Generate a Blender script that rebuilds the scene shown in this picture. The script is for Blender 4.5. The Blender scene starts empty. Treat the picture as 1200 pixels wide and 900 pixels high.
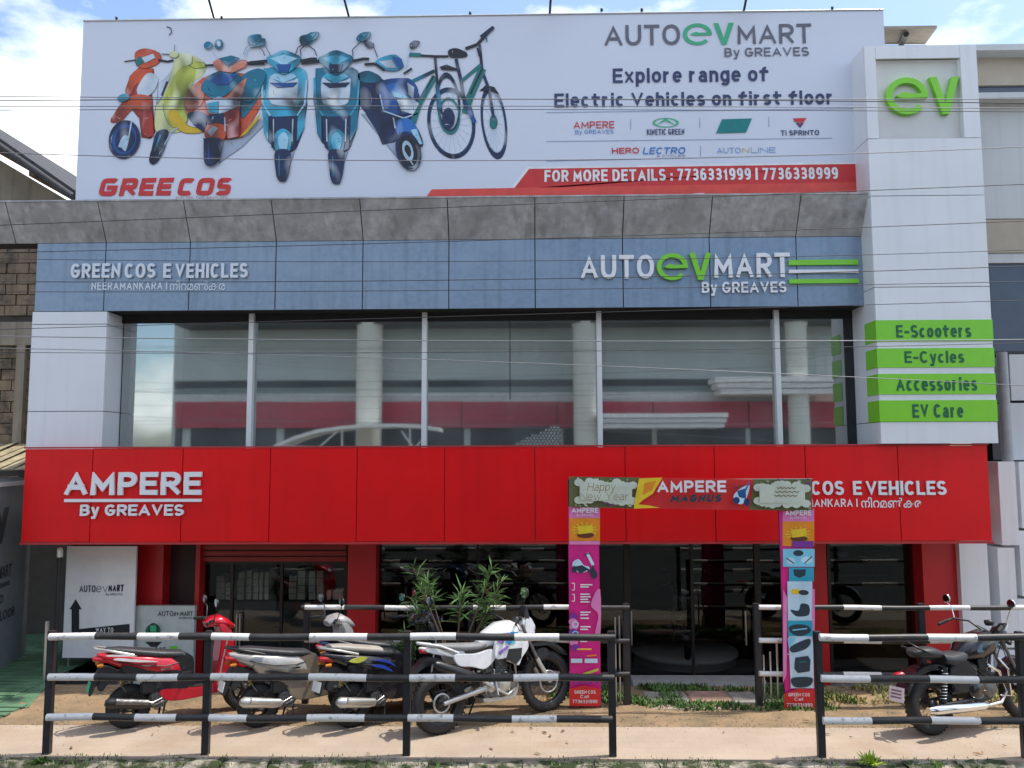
import bpy, bmesh, math, random
from mathutils import Vector, Matrix
R = math.radians
random.seed(7)
SC = bpy.context.scene
COL = SC.collection

# ------------------------------------------------------------------ camera
FPX = 950.0; CAMZ = 3.0
cam_d = bpy.data.cameras.new('camera'); cam = bpy.data.objects.new('camera', cam_d); COL.objects.link(cam)
cam_d.sensor_width = 36.0; cam_d.lens = FPX * 36.0 / 1200.0
cam_d.clip_start = 0.05; cam_d.clip_end = 3000
MCAM = Matrix.Rotation(R(1.13), 4, 'Z') @ Matrix.Rotation(R(90 + 5.11), 4, 'X') @ Matrix.Rotation(R(-0.19), 4, 'Z')
MCAM.translation = Vector((0, 0, CAMZ))
cam.matrix_world = MCAM
SC.camera = cam
SC.render.resolution_x = 1024; SC.render.resolution_y = 768

# ------------------------------------------------------------------ world and sun
SUN_EL = 68.0; SUN_AZ = 80.0      # azimuth clockwise from +Y (facade normal points to -Y)
world = bpy.data.worlds.new('World'); SC.world = world; world.use_nodes = True
nt = world.node_tree; nt.nodes.clear()
N = nt.nodes.new; L = nt.links.new
out = N('ShaderNodeOutputWorld'); bg = N('ShaderNodeBackground'); bg.inputs[1].default_value = 0.12
sky = N('ShaderNodeTexSky'); sky.sky_type = 'NISHITA'; sky.sun_disc = False
sky.sun_elevation = R(SUN_EL); sky.sun_rotation = R(SUN_AZ); sky.dust_density = 2.0; sky.air_density = 1.0
geo = N('ShaderNodeNewGeometry'); mp = N('ShaderNodeMapping'); mp.inputs['Scale'].default_value = (1.0, 1.0, 2.2)
mp.inputs['Location'].default_value = (0.35, 0.1, 0.25)
n1 = N('ShaderNodeTexNoise'); n1.inputs['Scale'].default_value = 2.6; n1.inputs['Detail'].default_value = 9; n1.inputs['Roughness'].default_value = 0.56
cr = N('ShaderNodeValToRGB'); cr.color_ramp.elements[0].position = 0.49; cr.color_ramp.elements[1].position = 0.585
mx = N('ShaderNodeMix'); mx.data_type = 'RGBA'
n2 = N('ShaderNodeTexNoise'); n2.inputs['Scale'].default_value = 5.0; n2.inputs['Detail'].default_value = 6
cc = N('ShaderNodeValToRGB'); cc.color_ramp.elements[0].position = 0.3; cc.color_ramp.elements[1].position = 0.65
cc.color_ramp.elements[0].color = (6.6, 7.0, 7.4, 1); cc.color_ramp.elements[1].color = (8.6, 8.8, 8.8, 1)
L(geo.outputs['Incoming'], mp.inputs[0]); L(mp.outputs[0], n1.inputs[0]); L(mp.outputs[0], n2.inputs[0])
L(n1.outputs[0], cr.inputs[0]); L(n2.outputs[0], cc.inputs[0])
sg = N('ShaderNodeMix'); sg.data_type = 'RGBA'; sg.blend_type = 'MULTIPLY'; sg.inputs[0].default_value = 1.0
sg.inputs[7].default_value = (1.25, 1.32, 1.36, 1)
L(sky.outputs[0], sg.inputs[6])
L(cr.outputs[0], mx.inputs[0]); L(sg.outputs[2], mx.inputs[6]); L(cc.outputs[0], mx.inputs[7])
L(mx.outputs[2], bg.inputs[0]); L(bg.outputs[0], out.inputs[0])

sun_d = bpy.data.lights.new('sun', 'SUN'); sun_d.energy = 2.6; sun_d.angle = R(0.5); sun_d.color = (1.0, 0.94, 0.85)
sun = bpy.data.objects.new('sun', sun_d); COL.objects.link(sun)
_d = Vector((math.sin(R(SUN_AZ)) * math.cos(R(SUN_EL)), math.cos(R(SUN_AZ)) * math.cos(R(SUN_EL)), math.sin(R(SUN_EL))))
sun.rotation_euler = _d.to_track_quat('Z', 'Y').to_euler(); sun.location = (20, -10, 30)
SC.view_settings.view_transform = 'Standard'; SC.view_settings.look = 'None'
SC.view_settings.exposure = 0.78; SC.view_settings.gamma = 1.0

# ------------------------------------------------------------------ surveying helpers: a direction from the camera meets a plane y = Y
def P(px, py, Y):
    d = MCAM.to_3x3() @ Vector(((px - 600) / FPX, (450 - py) / FPX, -1.0))
    t = (Y) / d.y
    return Vector((d.x * t, Y, CAMZ + d.z * t))
def XP(px, Y, py=535): return P(px, py, Y).x
def ZP(py, Y, px=600): return P(px, py, Y).z
def GP(px, py, z=0.0):
    d = MCAM.to_3x3() @ Vector(((px - 600) / FPX, (450 - py) / FPX, -1.0))
    t = (z - CAMZ) / d.z
    return Vector((d.x * t, d.y * t, z))

# ------------------------------------------------------------------ materials
MATS = {}
def mat(name, col, rough=0.5, metal=0.0, var=0.12, scale=6.0, bump=0.0, bscale=40.0, spec=0.5, coat=0.0, streak=0.0, emit=0.0, col2=None, c2lo=0.5, c2hi=0.65, c2scale=None):
    if name in MATS: return MATS[name]
    m = bpy.data.materials.new(name); m.use_nodes = True; t = m.node_tree
    b = t.nodes['Principled BSDF']; n = t.nodes.new; l = t.links.new
    b.inputs['Roughness'].default_value = rough; b.inputs['Metallic'].default_value = metal
    b.inputs['Specular IOR Level'].default_value = spec; b.inputs['Coat Weight'].default_value = coat
    tc = n('ShaderNodeTexCoord')
    nz = n('ShaderNodeTexNoise'); nz.inputs['Scale'].default_value = scale; nz.inputs['Detail'].default_value = 5
    l(tc.outputs['Object'], nz.inputs[0])
    mr = n('ShaderNodeMapRange'); mr.inputs[1].default_value = 0.3; mr.inputs[2].default_value = 0.7
    mr.inputs[3].default_value = 1 - var; mr.inputs[4].default_value = 1 + var
    l(nz.outputs[0], mr.inputs[0])
    hs = n('ShaderNodeHueSaturation'); hs.inputs['Color'].default_value = (*col, 1)
    l(mr.outputs[0], hs.inputs['Value'])
    last = hs.outputs[0]
    if col2 is not None:
        nz2 = n('ShaderNodeTexNoise'); nz2.inputs['Scale'].default_value = c2scale or scale * 0.6; nz2.inputs['Detail'].default_value = 8; nz2.inputs['Roughness'].default_value = 0.65
        l(tc.outputs['Object'], nz2.inputs[0])
        r2 = n('ShaderNodeMapRange'); r2.inputs[1].default_value = c2lo; r2.inputs[2].default_value = c2hi; l(nz2.outputs[0], r2.inputs[0])
        mm = n('ShaderNodeMix'); mm.data_type = 'RGBA'; mm.inputs[7].default_value = (*col2, 1)
        l(r2.outputs[0], mm.inputs[0]); l(last, mm.inputs[6]); last = mm.outputs[2]
    if streak > 0:
        mpn = n('ShaderNodeMapping'); mpn.inputs['Scale'].default_value = (9, 9, 0.5)
        nz3 = n('ShaderNodeTexNoise'); nz3.inputs['Scale'].default_value = 1.0; nz3.inputs['Detail'].default_value = 6
        l(tc.outputs['Object'], mpn.inputs[0]); l(mpn.outputs[0], nz3.inputs[0])
        r3 = n('ShaderNodeMapRange'); r3.inputs[1].default_value = 0.5; r3.inputs[2].default_value = 0.75; r3.inputs[4].default_value = streak
        l(nz3.outputs[0], r3.inputs[0])
        mm = n('ShaderNodeMix'); mm.data_type = 'RGBA'; mm.inputs[7].default_value = (col[0] * .35, col[1] * .33, col[2] * .3, 1)
        l(r3.outputs[0], mm.inputs[0]); l(last, mm.inputs[6]); last = mm.outputs[2]
    l(last, b.inputs['Base Color'])
    if bump > 0:
        nb = n('ShaderNodeTexNoise'); nb.inputs['Scale'].default_value = bscale; nb.inputs['Detail'].default_value = 4
        l(tc.outputs['Object'], nb.inputs[0])
        bp = n('ShaderNodeBump'); bp.inputs['Strength'].default_value = bump; bp.inputs['Distance'].default_value = 0.02
        l(nb.outputs[0], bp.inputs['Height']); l(bp.outputs[0], b.inputs['Normal'])
    if emit > 0:
        b.inputs['Emission Color'].default_value = (*col, 1); b.inputs['Emission Strength'].default_value = emit
    MATS[name] = m; return m

def glass_mat(name, refl, tint, rough=0.0, wob=0.0, dust_haze=0.0, gcol=(0.9, 0.95, 0.95)):
    m = bpy.data.materials.new(name); m.use_nodes = True; t = m.node_tree; t.nodes.clear(); n = t.nodes.new; l = t.links.new
    o = n('ShaderNodeOutputMaterial'); mixs = n('ShaderNodeMixShader'); tr = n('ShaderNodeBsdfTransparent'); gl = n('ShaderNodeBsdfGlossy')
    tr.inputs[0].default_value = (*tint, 1); gl.inputs[0].default_value = (*gcol, 1); gl.inputs['Roughness'].default_value = rough
    lw = n('ShaderNodeLayerWeight'); lw.inputs[0].default_value = 0.25
    mr = n('ShaderNodeMapRange'); mr.inputs[3].default_value = refl; mr.inputs[4].default_value = 0.9
    l(lw.outputs['Fresnel'], mr.inputs[0]); l(mr.outputs[0], mixs.inputs[0])
    if wob > 0:
        tc = n('ShaderNodeTexCoord'); nz = n('ShaderNodeTexNoise'); nz.inputs['Scale'].default_value = 1.3; nz.inputs['Detail'].default_value = 2
        l(tc.outputs['Object'], nz.inputs[0]); bp = n('ShaderNodeBump'); bp.inputs['Strength'].default_value = wob; bp.inputs['Distance'].default_value = 0.01
        l(nz.outputs[0], bp.inputs['Height']); l(bp.outputs[0], gl.inputs['Normal'])
    l(tr.outputs[0], mixs.inputs[1]); l(gl.outputs[0], mixs.inputs[2])
    if dust_haze > 0:  # grey diffuse film: dust on the pane, also haze painted over the reflections
        df = n('ShaderNodeBsdfDiffuse'); df.inputs[0].default_value = (.5, .52, .5, 1); m2 = n('ShaderNodeMixShader')
        tc2 = n('ShaderNodeTexCoord'); nd = n('ShaderNodeTexNoise'); nd.inputs['Scale'].default_value = 1.1; nd.inputs['Detail'].default_value = 6; l(tc2.outputs['Object'], nd.inputs[0])
        rd_ = n('ShaderNodeMapRange'); rd_.inputs[1].default_value = .35; rd_.inputs[2].default_value = .7; rd_.inputs[3].default_value = dust_haze*.5; rd_.inputs[4].default_value = dust_haze*1.6
        l(nd.outputs[0], rd_.inputs[0]); l(rd_.outputs[0], m2.inputs[0]); l(mixs.outputs[0], m2.inputs[1]); l(df.outputs[0], m2.inputs[2]); l(m2.outputs[0], o.inputs[0])
    else: l(mixs.outputs[0], o.inputs[0])
    MATS[name] = m; return m

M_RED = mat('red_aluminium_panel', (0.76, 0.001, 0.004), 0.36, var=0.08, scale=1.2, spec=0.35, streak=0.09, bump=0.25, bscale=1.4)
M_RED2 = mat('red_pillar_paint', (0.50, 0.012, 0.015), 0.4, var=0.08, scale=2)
M_BLUE = mat('blue_grey_composite_panel', (0.215, 0.295, 0.40), 0.36, 0.25, var=0.10, scale=14, streak=0.35, bump=.2, bscale=1.5, col2=(0.245, 0.325, 0.43), c2lo=0.45, c2hi=0.65, c2scale=2.5)
M_GREYP = mat('grey_composite_panel', (0.42, 0.415, 0.41), 0.5, 0.0, var=0.22, scale=9, streak=0.5, bump=.4, bscale=8, col2=(0.32, 0.315, 0.31), c2lo=.45, c2hi=.6, c2scale=2)
M_WHITEP = mat('white_composite_panel', (0.76, 0.77, 0.79), 0.32, var=0.04, scale=1.2, streak=0.10, bump=0.12, bscale=1.3)
M_WHITE = mat('white_paint', (0.8, 0.8, 0.78), 0.4, var=0.03)
M_LETTER = mat('white_acrylic', (0.82, 0.82, 0.84), 0.3, var=0.02)
M_BLACK = mat('black_paint', (0.022, 0.021, 0.023), 0.45, var=0.2)
M_DARK = mat('dark_backing', (0.02, 0.02, 0.022), 0.8)
M_GREEN = mat('lime_green_acrylic', (0.20, 0.62, 0.005), 0.35, var=0.04, coat=0.3)
M_DGREEN = mat('dark_green_print', (0.01, 0.13, 0.05), 0.5)
M_STEEL = mat('brushed_steel', (0.6, 0.6, 0.6), 0.28, 0.9, var=0.08)
M_ALU = mat('white_aluminium_mullion', (0.75, 0.76, 0.76), 0.35, 0.1, var=0.03)
M_RUB = mat('tyre_rubber', (0.02, 0.02, 0.02), 0.75, bump=0.4, bscale=60)
M_BPLA = mat('black_plastic', (0.018, 0.018, 0.02), 0.35, var=0.15)
M_CHROME = mat('chrome', (0.8, 0.8, 0.8), 0.12, 1.0, var=0.03)
M_CONC = mat('concrete', (0.34, 0.32, 0.28), 0.9, var=0.2, scale=3, bump=0.5, bscale=30, streak=0.3)
M_SHEET = mat('billboard_vinyl', (0.67, 0.70, 0.80), 0.5, var=0.03, scale=0.5, bump=0.15, bscale=0.9)
M_SKIN_DARK = M_DARK
G_UP = glass_mat('upper_window_glass', 0.36, (0.80, 0.84, 0.82), 0.025, 0.02, 0.09)
G_LO = glass_mat('shop_glass', 0.014, (0.7, 0.72, 0.72), 0.0, 0.05)

# ------------------------------------------------------------------ mesh builder
class MB:
    def __init__(s): s.v = []; s.f = []; s.m = []; s.sm = []
    def add(s, vs, fs, mi=0, smooth=False):
        o = len(s.v); s.v.extend([tuple(v) for v in vs])
        for f in fs: s.f.append([i + o for i in f]); s.m.append(mi); s.sm.append(smooth)
        return s
    def box(s, x0, x1, y0, y1, z0, z1, mi=0):
        return s.add([(x0,y0,z0),(x1,y0,z0),(x1,y1,z0),(x0,y1,z0),(x0,y0,z1),(x1,y0,z1),(x1,y1,z1),(x0,y1,z1)],
              [(0,3,2,1),(4,5,6,7),(0,1,5,4),(1,2,6,5),(2,3,7,6),(3,0,4,7)], mi)
    def prism(s, pts, y0, y1, mi=0):           # polygon in xz, extruded along y
        n = len(pts)
        a = sum(pts[i][0]*pts[(i+1)%n][1]-pts[(i+1)%n][0]*pts[i][1] for i in range(n))
        if a < 0: pts = pts[::-1]
        vs = [(p[0], y0, p[1]) for p in pts] + [(p[0], y1, p[1]) for p in pts]
        fs = [list(range(n)), [n + i for i in range(n)][::-1]] + [(i, n+i, n+(i+1)%n, (i+1)%n) for i in range(n)]
        return s.add(vs, fs, mi)
    def flat(s, pts, y, mi=0):
        return s.add([(p[0], y, p[1]) for p in pts], [list(range(len(pts)))], mi)
    def tube(s, pts, r, seg=8, mi=0, caps=True, smooth=True):
        pts = [Vector(p) for p in pts]; n = len(pts); rs = r if isinstance(r, (list, tuple)) else [r]*n
        vs = []; up = Vector((0.13, 0.21, 0.97)).normalized()
        for i, p in enumerate(pts):
            t = (pts[min(i+1, n-1)] - pts[max(i-1, 0)]).normalized()
            a = t.cross(up)
            if a.length < 1e-3: a = t.cross(Vector((1,0,0)))
            a.normalize(); b = a.cross(t)
            for k in range(seg):
                w = 2*math.pi*k/seg; vs.append(p + (a*math.cos(w) + b*math.sin(w))*rs[i])
        fs = [(i*seg+k, i*seg+(k+1)%seg, (i+1)*seg+(k+1)%seg, (i+1)*seg+k) for i in range(n-1) for k in range(seg)]
        s.add(vs, fs, mi, smooth)
        if caps: s.add([vs[k] for k in range(seg)], [list(range(seg))[::-1]], mi); s.add([vs[(n-1)*seg+k] for k in range(seg)], [list(range(seg))], mi)
        return s
    def lathe(s, prof, c, axis='z', seg=16, mi=0, smooth=True):    # prof: (radius, height)
        vs = []
        for (r, h) in prof:
            for k in range(seg):
                w = 2*math.pi*k/seg; a, b = r*math.cos(w), r*math.sin(w)
                v = (a, b, h) if axis == 'z' else ((a, h, b) if axis == 'y' else (h, a, b))
                vs.append((v[0]+c[0], v[1]+c[1], v[2]+c[2]))
        n = len(prof)
        fs = [(i*seg+k, i*seg+(k+1)%seg, (i+1)*seg+(k+1)%seg, (i+1)*seg+k) for i in range(n-1) for k in range(seg)]
        return s.add(vs, fs, mi, smooth)
    def torus(s, c, Rr, r, axis='y', seg=28, sub=8, mi=0, ry=None):
        ry = ry or r
        prof = [(Rr + r*math.cos(2*math.pi*k/sub), ry*math.sin(2*math.pi*k/sub)) for k in range(sub+1)]
        return s.lathe(prof, c, axis, seg, mi)
    def loft(s, secs, seg=12, mi=0, e=0.8, caps=True):   # secs: (x, z, halfwidth_y, halfheight, tilt)
        vs = []
        for (x, z, hw, hh, ti) in secs:
            for k in range(seg):
                w = 2*math.pi*k/seg; cy, cz = math.cos(w), math.sin(w)
                yy = hw*math.copysign(abs(cy)**e, cy); zz = hh*math.copysign(abs(cz)**e, cz)
                vs.append((x - zz*math.sin(ti), yy, z + zz*math.cos(ti)))
        n = len(secs)
        fs = [(i*seg+k, i*seg+(k+1)%seg, (i+1)*seg+(k+1)%seg, (i+1)*seg+k) for i in range(n-1) for k in range(seg)]
        s.add(vs, fs, mi, True)
        if caps: s.add(vs[:seg], [list(range(seg))], mi); s.add(vs[-seg:], [list(range(seg))[::-1]], mi)
        return s
    def build(s, name, mats, parent=None, bevel=0.0, smooth_fix=True):
        me = bpy.data.meshes.new(name); me.from_pydata(s.v, [], s.f)
        if not isinstance(mats, (list, tuple)): mats = [mats]
        for m in mats: me.materials.append(m)
        me.polygons.foreach_set('material_index', s.m); me.polygons.foreach_set('use_smooth', s.sm)
        bm = bmesh.new(); bm.from_mesh(me)
        if bevel > 0:
            bmesh.ops.remove_doubles(bm, verts=bm.verts, dist=1e-5)
            es = [e for e in bm.edges if len(e.link_faces) == 2 and e.calc_face_angle(0) > 0.6]
            bmesh.ops.bevel(bm, geom=es, offset=bevel, segments=2, affect='EDGES', clamp_overlap=True)
            for f in bm.faces: f.smooth = True
        bmesh.ops.recalc_face_normals(bm, faces=bm.faces); bm.to_mesh(me); bm.free()
        o = bpy.data.objects.new(name, me); COL.objects.link(o)
        if bevel > 0: shade(o, 40)
        if parent is not None: o.parent = parent
        return o
def shade(o, deg=40):
    try: o.data.set_sharp_from_angle(angle=R(deg))
    except Exception: pass
def tag(o, label=None, cat=None, group=None, kind=None):
    if label: o['label'] = label
    if cat: o['category'] = cat
    if group: o['group'] = group
    if kind: o['kind'] = kind
    return o
def empty(name, loc=(0,0,0), rz=0.0, label=None, cat=None, group=None, parent=None):
    o = bpy.data.objects.new(name, None); COL.objects.link(o); o.location = loc; o.rotation_euler = (0, 0, rz); o.empty_display_size = 0.2
    if parent is not None: o.parent = parent
    return tag(o, label, cat, group)
def one_box(name, m, x0, x1, y0, y1, z0, z1, parent=None, bevel=0.0):
    return MB().box(x0, x1, y0, y1, z0, z1).build(name, m, parent, bevel)
def at_base(o):
    """move the origin of a top-level mesh to the bottom centre of its own geometry"""
    vs = [v.co for v in o.data.vertices]
    c = Vector(((min(v.x for v in vs)+max(v.x for v in vs))/2, (min(v.y for v in vs)+max(v.y for v in vs))/2, min(v.z for v in vs)))
    o.data.transform(Matrix.Translation(-c)); o.location = c; return o

# ------------------------------------------------------------------ lettering
def glyphs(s, bold=0.0, extrude=0.0, spacing=1.0):
    c = bpy.data.curves.new('t', 'FONT'); c.body = s; c.offset = bold; c.extrude = extrude; c.resolution_u = 2; c.space_character = spacing
    o = bpy.data.objects.new('t', c); m = o.to_mesh()
    vs = [tuple(v.co) for v in m.vertices]; fs = [tuple(p.vertices) for p in m.polygons]
    o.to_mesh_clear(); bpy.data.objects.remove(o); bpy.data.curves.remove(c)
    return vs, fs
def fit(vs, X0, X1, Z0, Z1, y, depth, shear=0.0, ref=None):
    ref = ref or vs
    vs = [(v[0] + shear*v[1], v[1], v[2]) for v in vs]
    xs = [v[0] for v in vs]; zs = [v[1] for v in vs]; ys = [v[2] for v in vs]
    ax, bx, az, bz = min(xs), max(xs), min(zs), max(zs); ay, by = min(ys), max(ys)
    r = []
    for v in vs:
        q = 0 if by - ay < 1e-6 else (v[2] - ay)/(by - ay)
        r.append((X0 + (v[0]-ax)/(bx-ax)*(X1-X0), y - q*depth, Z0 + (v[1]-az)/(bz-az)*(Z1-Z0)))
    return r
# stroke alphabet: each glyph is a width and centre-line strokes; 6-tuples are arcs (cx, cy, rx, ry, from, to)
_R = (.5,.5,.5,.5,90,450); _r = (.5,.36,.5,.36,90,450)
STROKES = {
'A':(.95,[[(0,0),(.5,1),(1,0)],[(.2,.3),(.8,.3)]]),'B':(.74,[[(0,0),(0,1),(.5,1),(.5,.76,.42,.24,90,-90),(0,.52)],[(0,.52),(.5,.52),(.5,.26,.5,.26,90,-90),(0,0)]]),
'C':(.82,[[(.5,.5,.5,.5,42,318)]]),'D':(.82,[[(0,0),(0,1),(.4,1),(.4,.5,.6,.5,90,-90),(0,0)]]),'E':(.66,[[(1,1),(0,1),(0,0),(1,0)],[(0,.51),(.88,.51)]]),'F':(.62,[[(1,1),(0,1),(0,0)],[(0,.5),(.88,.5)]]),
'G':(.86,[[(.5,.5,.5,.5,42,330),(1,.46),(.55,.46)]]),'H':(.8,[[(0,0),(0,1)],[(1,0),(1,1)],[(0,.5),(1,.5)]]),'I':(0,[[(.5,0),(.5,1)]]),'J':(.6,[[(1,1),(1,.35),(.5,.35,.5,.35,0,-170)]]),
'K':(.8,[[(0,0),(0,1)],[(1,1),(.08,.45)],[(.38,.6),(1,0)]]),'L':(.62,[[(0,1),(0,0),(1,0)]]),'M':(1.0,[[(0,0),(0,1),(.5,.22),(1,1),(1,0)]]),'N':(.82,[[(0,0),(0,1),(1,0),(1,1)]]),
'O':(.9,[[_R]]),'P':(.72,[[(0,0),(0,1),(.5,1),(.5,.72,.5,.28,90,-90),(0,.44)]]),'Q':(.9,[[_R],[(.6,.3),(1,0)]]),'R':(.76,[[(0,0),(0,1),(.5,1),(.5,.73,.5,.27,90,-90),(0,.46)],[(.45,.46),(1,0)]]),
'S':(.72,[[(.5,.745,.47,.255,25,270),(.5,.245,.5,.245,90,-155)]]),'T':(.76,[[(0,1),(1,1)],[(.5,1),(.5,0)]]),'U':(.78,[[(0,1),(0,.38),(.5,.38,.5,.38,180,360),(1,1)]]),'V':(.9,[[(0,1),(.5,0),(1,1)]]),
'W':(1.25,[[(0,1),(.25,0),(.5,.9),(.75,0),(1,1)]]),'X':(.85,[[(0,0),(1,1)],[(0,1),(1,0)]]),'Y':(.85,[[(0,1),(.5,.45),(1,1)],[(.5,.45),(.5,0)]]),'Z':(.74,[[(0,1),(1,1),(0,0),(1,0)]]),
'0':(.62,[[_R]]),'1':(.34,[[(0,.78),(.85,1),(.85,0)]]),'2':(.62,[[(.5,.72,.5,.28,165,-35),(0,0),(1,0)]]),'3':(.62,[[(.48,.75,.46,.25,155,-90),(.35,.5)],[(.35,.5),(.5,.5),(.5,.25,.5,.25,90,-155)]]),
'6':(.62,[[(.5,.3,.5,.3,180,540)],[(0,.3),(0,.6),(.5,.62,.5,.38,180,50)]]),'7':(.6,[[(0,1),(1,1),(.3,0)]]),'8':(.62,[[(.5,.755,.45,.245,-90,270)],[(.5,.26,.5,.26,90,450)]]),'9':(.62,[[(.5,.7,.5,.3,0,360)],[(1,.7),(1,.4),(.5,.38,.5,.38,0,-130)]]),
'a':(.55,[[(.48,.46,.44,.26,155,0),(.92,0)],[(.92,.40),(.45,.40),(.45,.20,.45,.20,90,270),(.92,.06)]]),'b':(.58,[[(0,1),(0,0)],[_r]]),'c':(.54,[[(.5,.36,.5,.36,45,315)]]),'d':(.58,[[(1,1),(1,0)],[_r]]),
'e':(.58,[[(.02,.37),(1,.37),(.5,.36,.5,.36,2,318)]]),'f':(.58,[[(.35,0),(.35,.78),(.9,.78,.55,.22,180,95)],[(0,.70),(.95,.70)]]),'g':(.58,[[_r],[(1,.72),(1,-.06),(.5,-.06,.5,.2,0,-150)]]),'h':(.54,[[(0,0),(0,1)],[(0,.4),(.5,.42,.5,.30,180,0),(1,0)]]),
'i':(0,[[(.5,0),(.5,.66)],[(.5,.985),(.5,1)]]),'j':(.1,[[(1,.72),(1,-.1),(.3,-.24)],[(1,.985),(1,1)]]),'k':(.52,[[(0,0),(0,1)],[(1,.72),(.08,.28)],[(.4,.44),(1,0)]]),'l':(0,[[(.5,0),(.5,1)]]),
'm':(.92,[[(0,0),(0,.72)],[(0,.44),(.25,.46,.25,.26,180,0),(.5,0)],[(.5,.44),(.75,.46,.25,.26,180,0),(1,0)]]),'n':(.54,[[(0,0),(0,.72)],[(0,.4),(.5,.42,.5,.30,180,0),(1,0)]]),'o':(.6,[[_r]]),'p':(.58,[[(0,.72),(0,-.26)],[_r]]),
'r':(.42,[[(0,0),(0,.72)],[(0,.40),(.8,.42,.8,.28,180,85)]]),'s':(.5,[[(.5,.535,.46,.185,25,270),(.5,.175,.5,.175,90,-155)]]),'t':(.56,[[(.35,.95),(.35,.2),(.9,.2,.55,.2,180,265)],[(0,.70),(.95,.70)]]),'u':(.54,[[(0,.72),(0,.30),(.5,.30,.5,.30,180,360),(1,.72)],[(1,.3),(1,0)]]),
'v':(.58,[[(0,.72),(.5,0),(1,.72)]]),'w':(.9,[[(0,.72),(.25,0),(.5,.66),(.75,0),(1,.72)]]),'x':(.56,[[(0,0),(1,.72)],[(0,.72),(1,0)]]),'y':(.58,[[(0,.72),(.5,0)],[(1,.72),(.38,-.26),(.08,-.26)]]),'z':(.5,[[(0,.72),(1,.72),(0,0),(1,0)]]),
'|':(0,[[(.5,-.12),(.5,1.05)]]),':':(0,[[(.5,.0),(.5,.03)],[(.5,.52),(.5,.55)]]),'-':(.35,[[(0,.42),(1,.42)]]),'.':(0,[[(.5,0),(.5,.06)]]),'@':(.9,[[(.5,.4,.5,.45,-60,270)],[(.5,.4,.22,.2,0,360)]]),' ':(.30,[])}
def strip(path, t, clamp=1.25):
    """left and right outlines of a centre line with mitred corners"""
    P_ = [Vector(p) for p in path]; closed = (P_[0]-P_[-1]).length < 1e-6
    if closed: P_ = P_[:-1]
    n = len(P_); Ls, Rs = [], []
    for i in range(n):
        a = P_[(i-1) % n] if (closed or i > 0) else None; b = P_[(i+1) % n] if (closed or i < n-1) else None
        d1 = (P_[i]-a).normalized() if a is not None else None; d2 = (b-P_[i]).normalized() if b is not None else None
        if d1 is None: d1 = d2
        if d2 is None: d2 = d1
        n1 = Vector((-d1.y, d1.x)); n2 = Vector((-d2.y, d2.x)); m = n1+n2
        if m.length < .2: m = n1.copy()
        m.normalize(); full = 1/max(m.dot(n1), .12); k = min(full, 1.25)
        sl = min((P_[i]-a).length if a is not None else 9, (b-P_[i]).length if b is not None else 9)
        ki = min(full, max(k, .85*sl/(t/2))); left = d1.x*d2.y-d1.y*d2.x > 0
        Ls.append(P_[i]+m*(t/2*(ki if left else k))); Rs.append(P_[i]-m*(t/2*(k if left else ki)))
    if closed: Ls.append(Ls[0]); Rs.append(Rs[0])
    return Ls, Rs
def pts_of(sk): return [(e[0], e[1]-(e[3] if len(e) > 2 else 0)) for e in sk]
def stroke_text(s, t, aspect, shear=0.0, squ=1.0):
    """glyph outlines in units of cap height, the whole text scaled to the wanted width / height"""
    desc = -.28 if any(c in 'gjpy' for c in s) else 0.0
    up = 1.0 if any(c in 'bdfhijklt|' or c.isupper() or c.isdigit() for c in s) else .72
    hh = up-desc; total = aspect*hh-shear*hh; nn = sum(1 for c in s if c != ' '); ng = len(s)-1
    Wsum = sum(STROKES[c][0] for c in s)
    for _ in range(4):
        k = (total-nn*t-ng*(.055+t*.06))/(Wsum+ng*.09)
        if k < .30: t *= .92
    k = max(k, .2); gap = .055+t*.06+k*.09; out_ = []; x = 0.0
    for c in s:
        w, st = STROKES[c]; gw = w*k+(t if c != ' ' else 0); strips = []
        for sk in st:
            pts = []
            for e in sk:
                if len(e) == 2: pts.append(e)
                else:
                    n_ = max(4, int(abs(e[5]-e[4])/18))
                    for i in range(n_+1):
                        a = R(e[4]+(e[5]-e[4])*i/n_); ca, sa = math.cos(a), math.sin(a)
                        pts.append((e[0]+e[2]*math.copysign(abs(ca)**squ, ca), e[1]+e[3]*math.copysign(abs(sa)**squ, sa)))
            q = []
            for (u, v) in pts:
                yy = t/2+v*(1-t) if v >= 0 else t/2+v
                pt_ = (x+t/2*(1 if c != ' ' else 0)+u*w*k, yy)
                if not q or (abs(q[-1][0]-pt_[0])+abs(q[-1][1]-pt_[1])) > 1e-4: q.append(pt_)
            if (q[0][0]-q[-1][0])**2+(q[0][1]-q[-1][1])**2 > 1e-6 and len(q) > 1:      # square ends
                for e0, e1, el in ((0, 1, sk[0]), (-1, -2, sk[-1])):
                    if len(el) == 2:
                        dx_, dy_ = q[e0][0]-q[e1][0], q[e0][1]-q[e1][1]; l_ = math.hypot(dx_, dy_) or 1
                        q[e0] = (q[e0][0]+dx_/l_*t*.5, q[e0][1]+dy_/l_*t*.5)
            L_, R_ = strip(q, t); lo_ = desc
            if all(p_[1] > -.01 for p_ in pts_of(sk)): lo_ = 0.0
            L_ = [Vector((min(max(a.x, x), x+gw) if len(st) and w > 0 else a.x, min(max(a.y, lo_), up))) for a in L_]; R_ = [Vector((min(max(a.x, x), x+gw) if w > 0 else a.x, min(max(a.y, lo_), up))) for a in R_]; strips.append(([(a.x+shear*a.y, a.y) for a in L_], [(a.x+shear*a.y, a.y) for a in R_]))
        if strips: out_.append(strips)
        x += gw+gap
    return out_, x-gap+shear*up, desc, up
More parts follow.
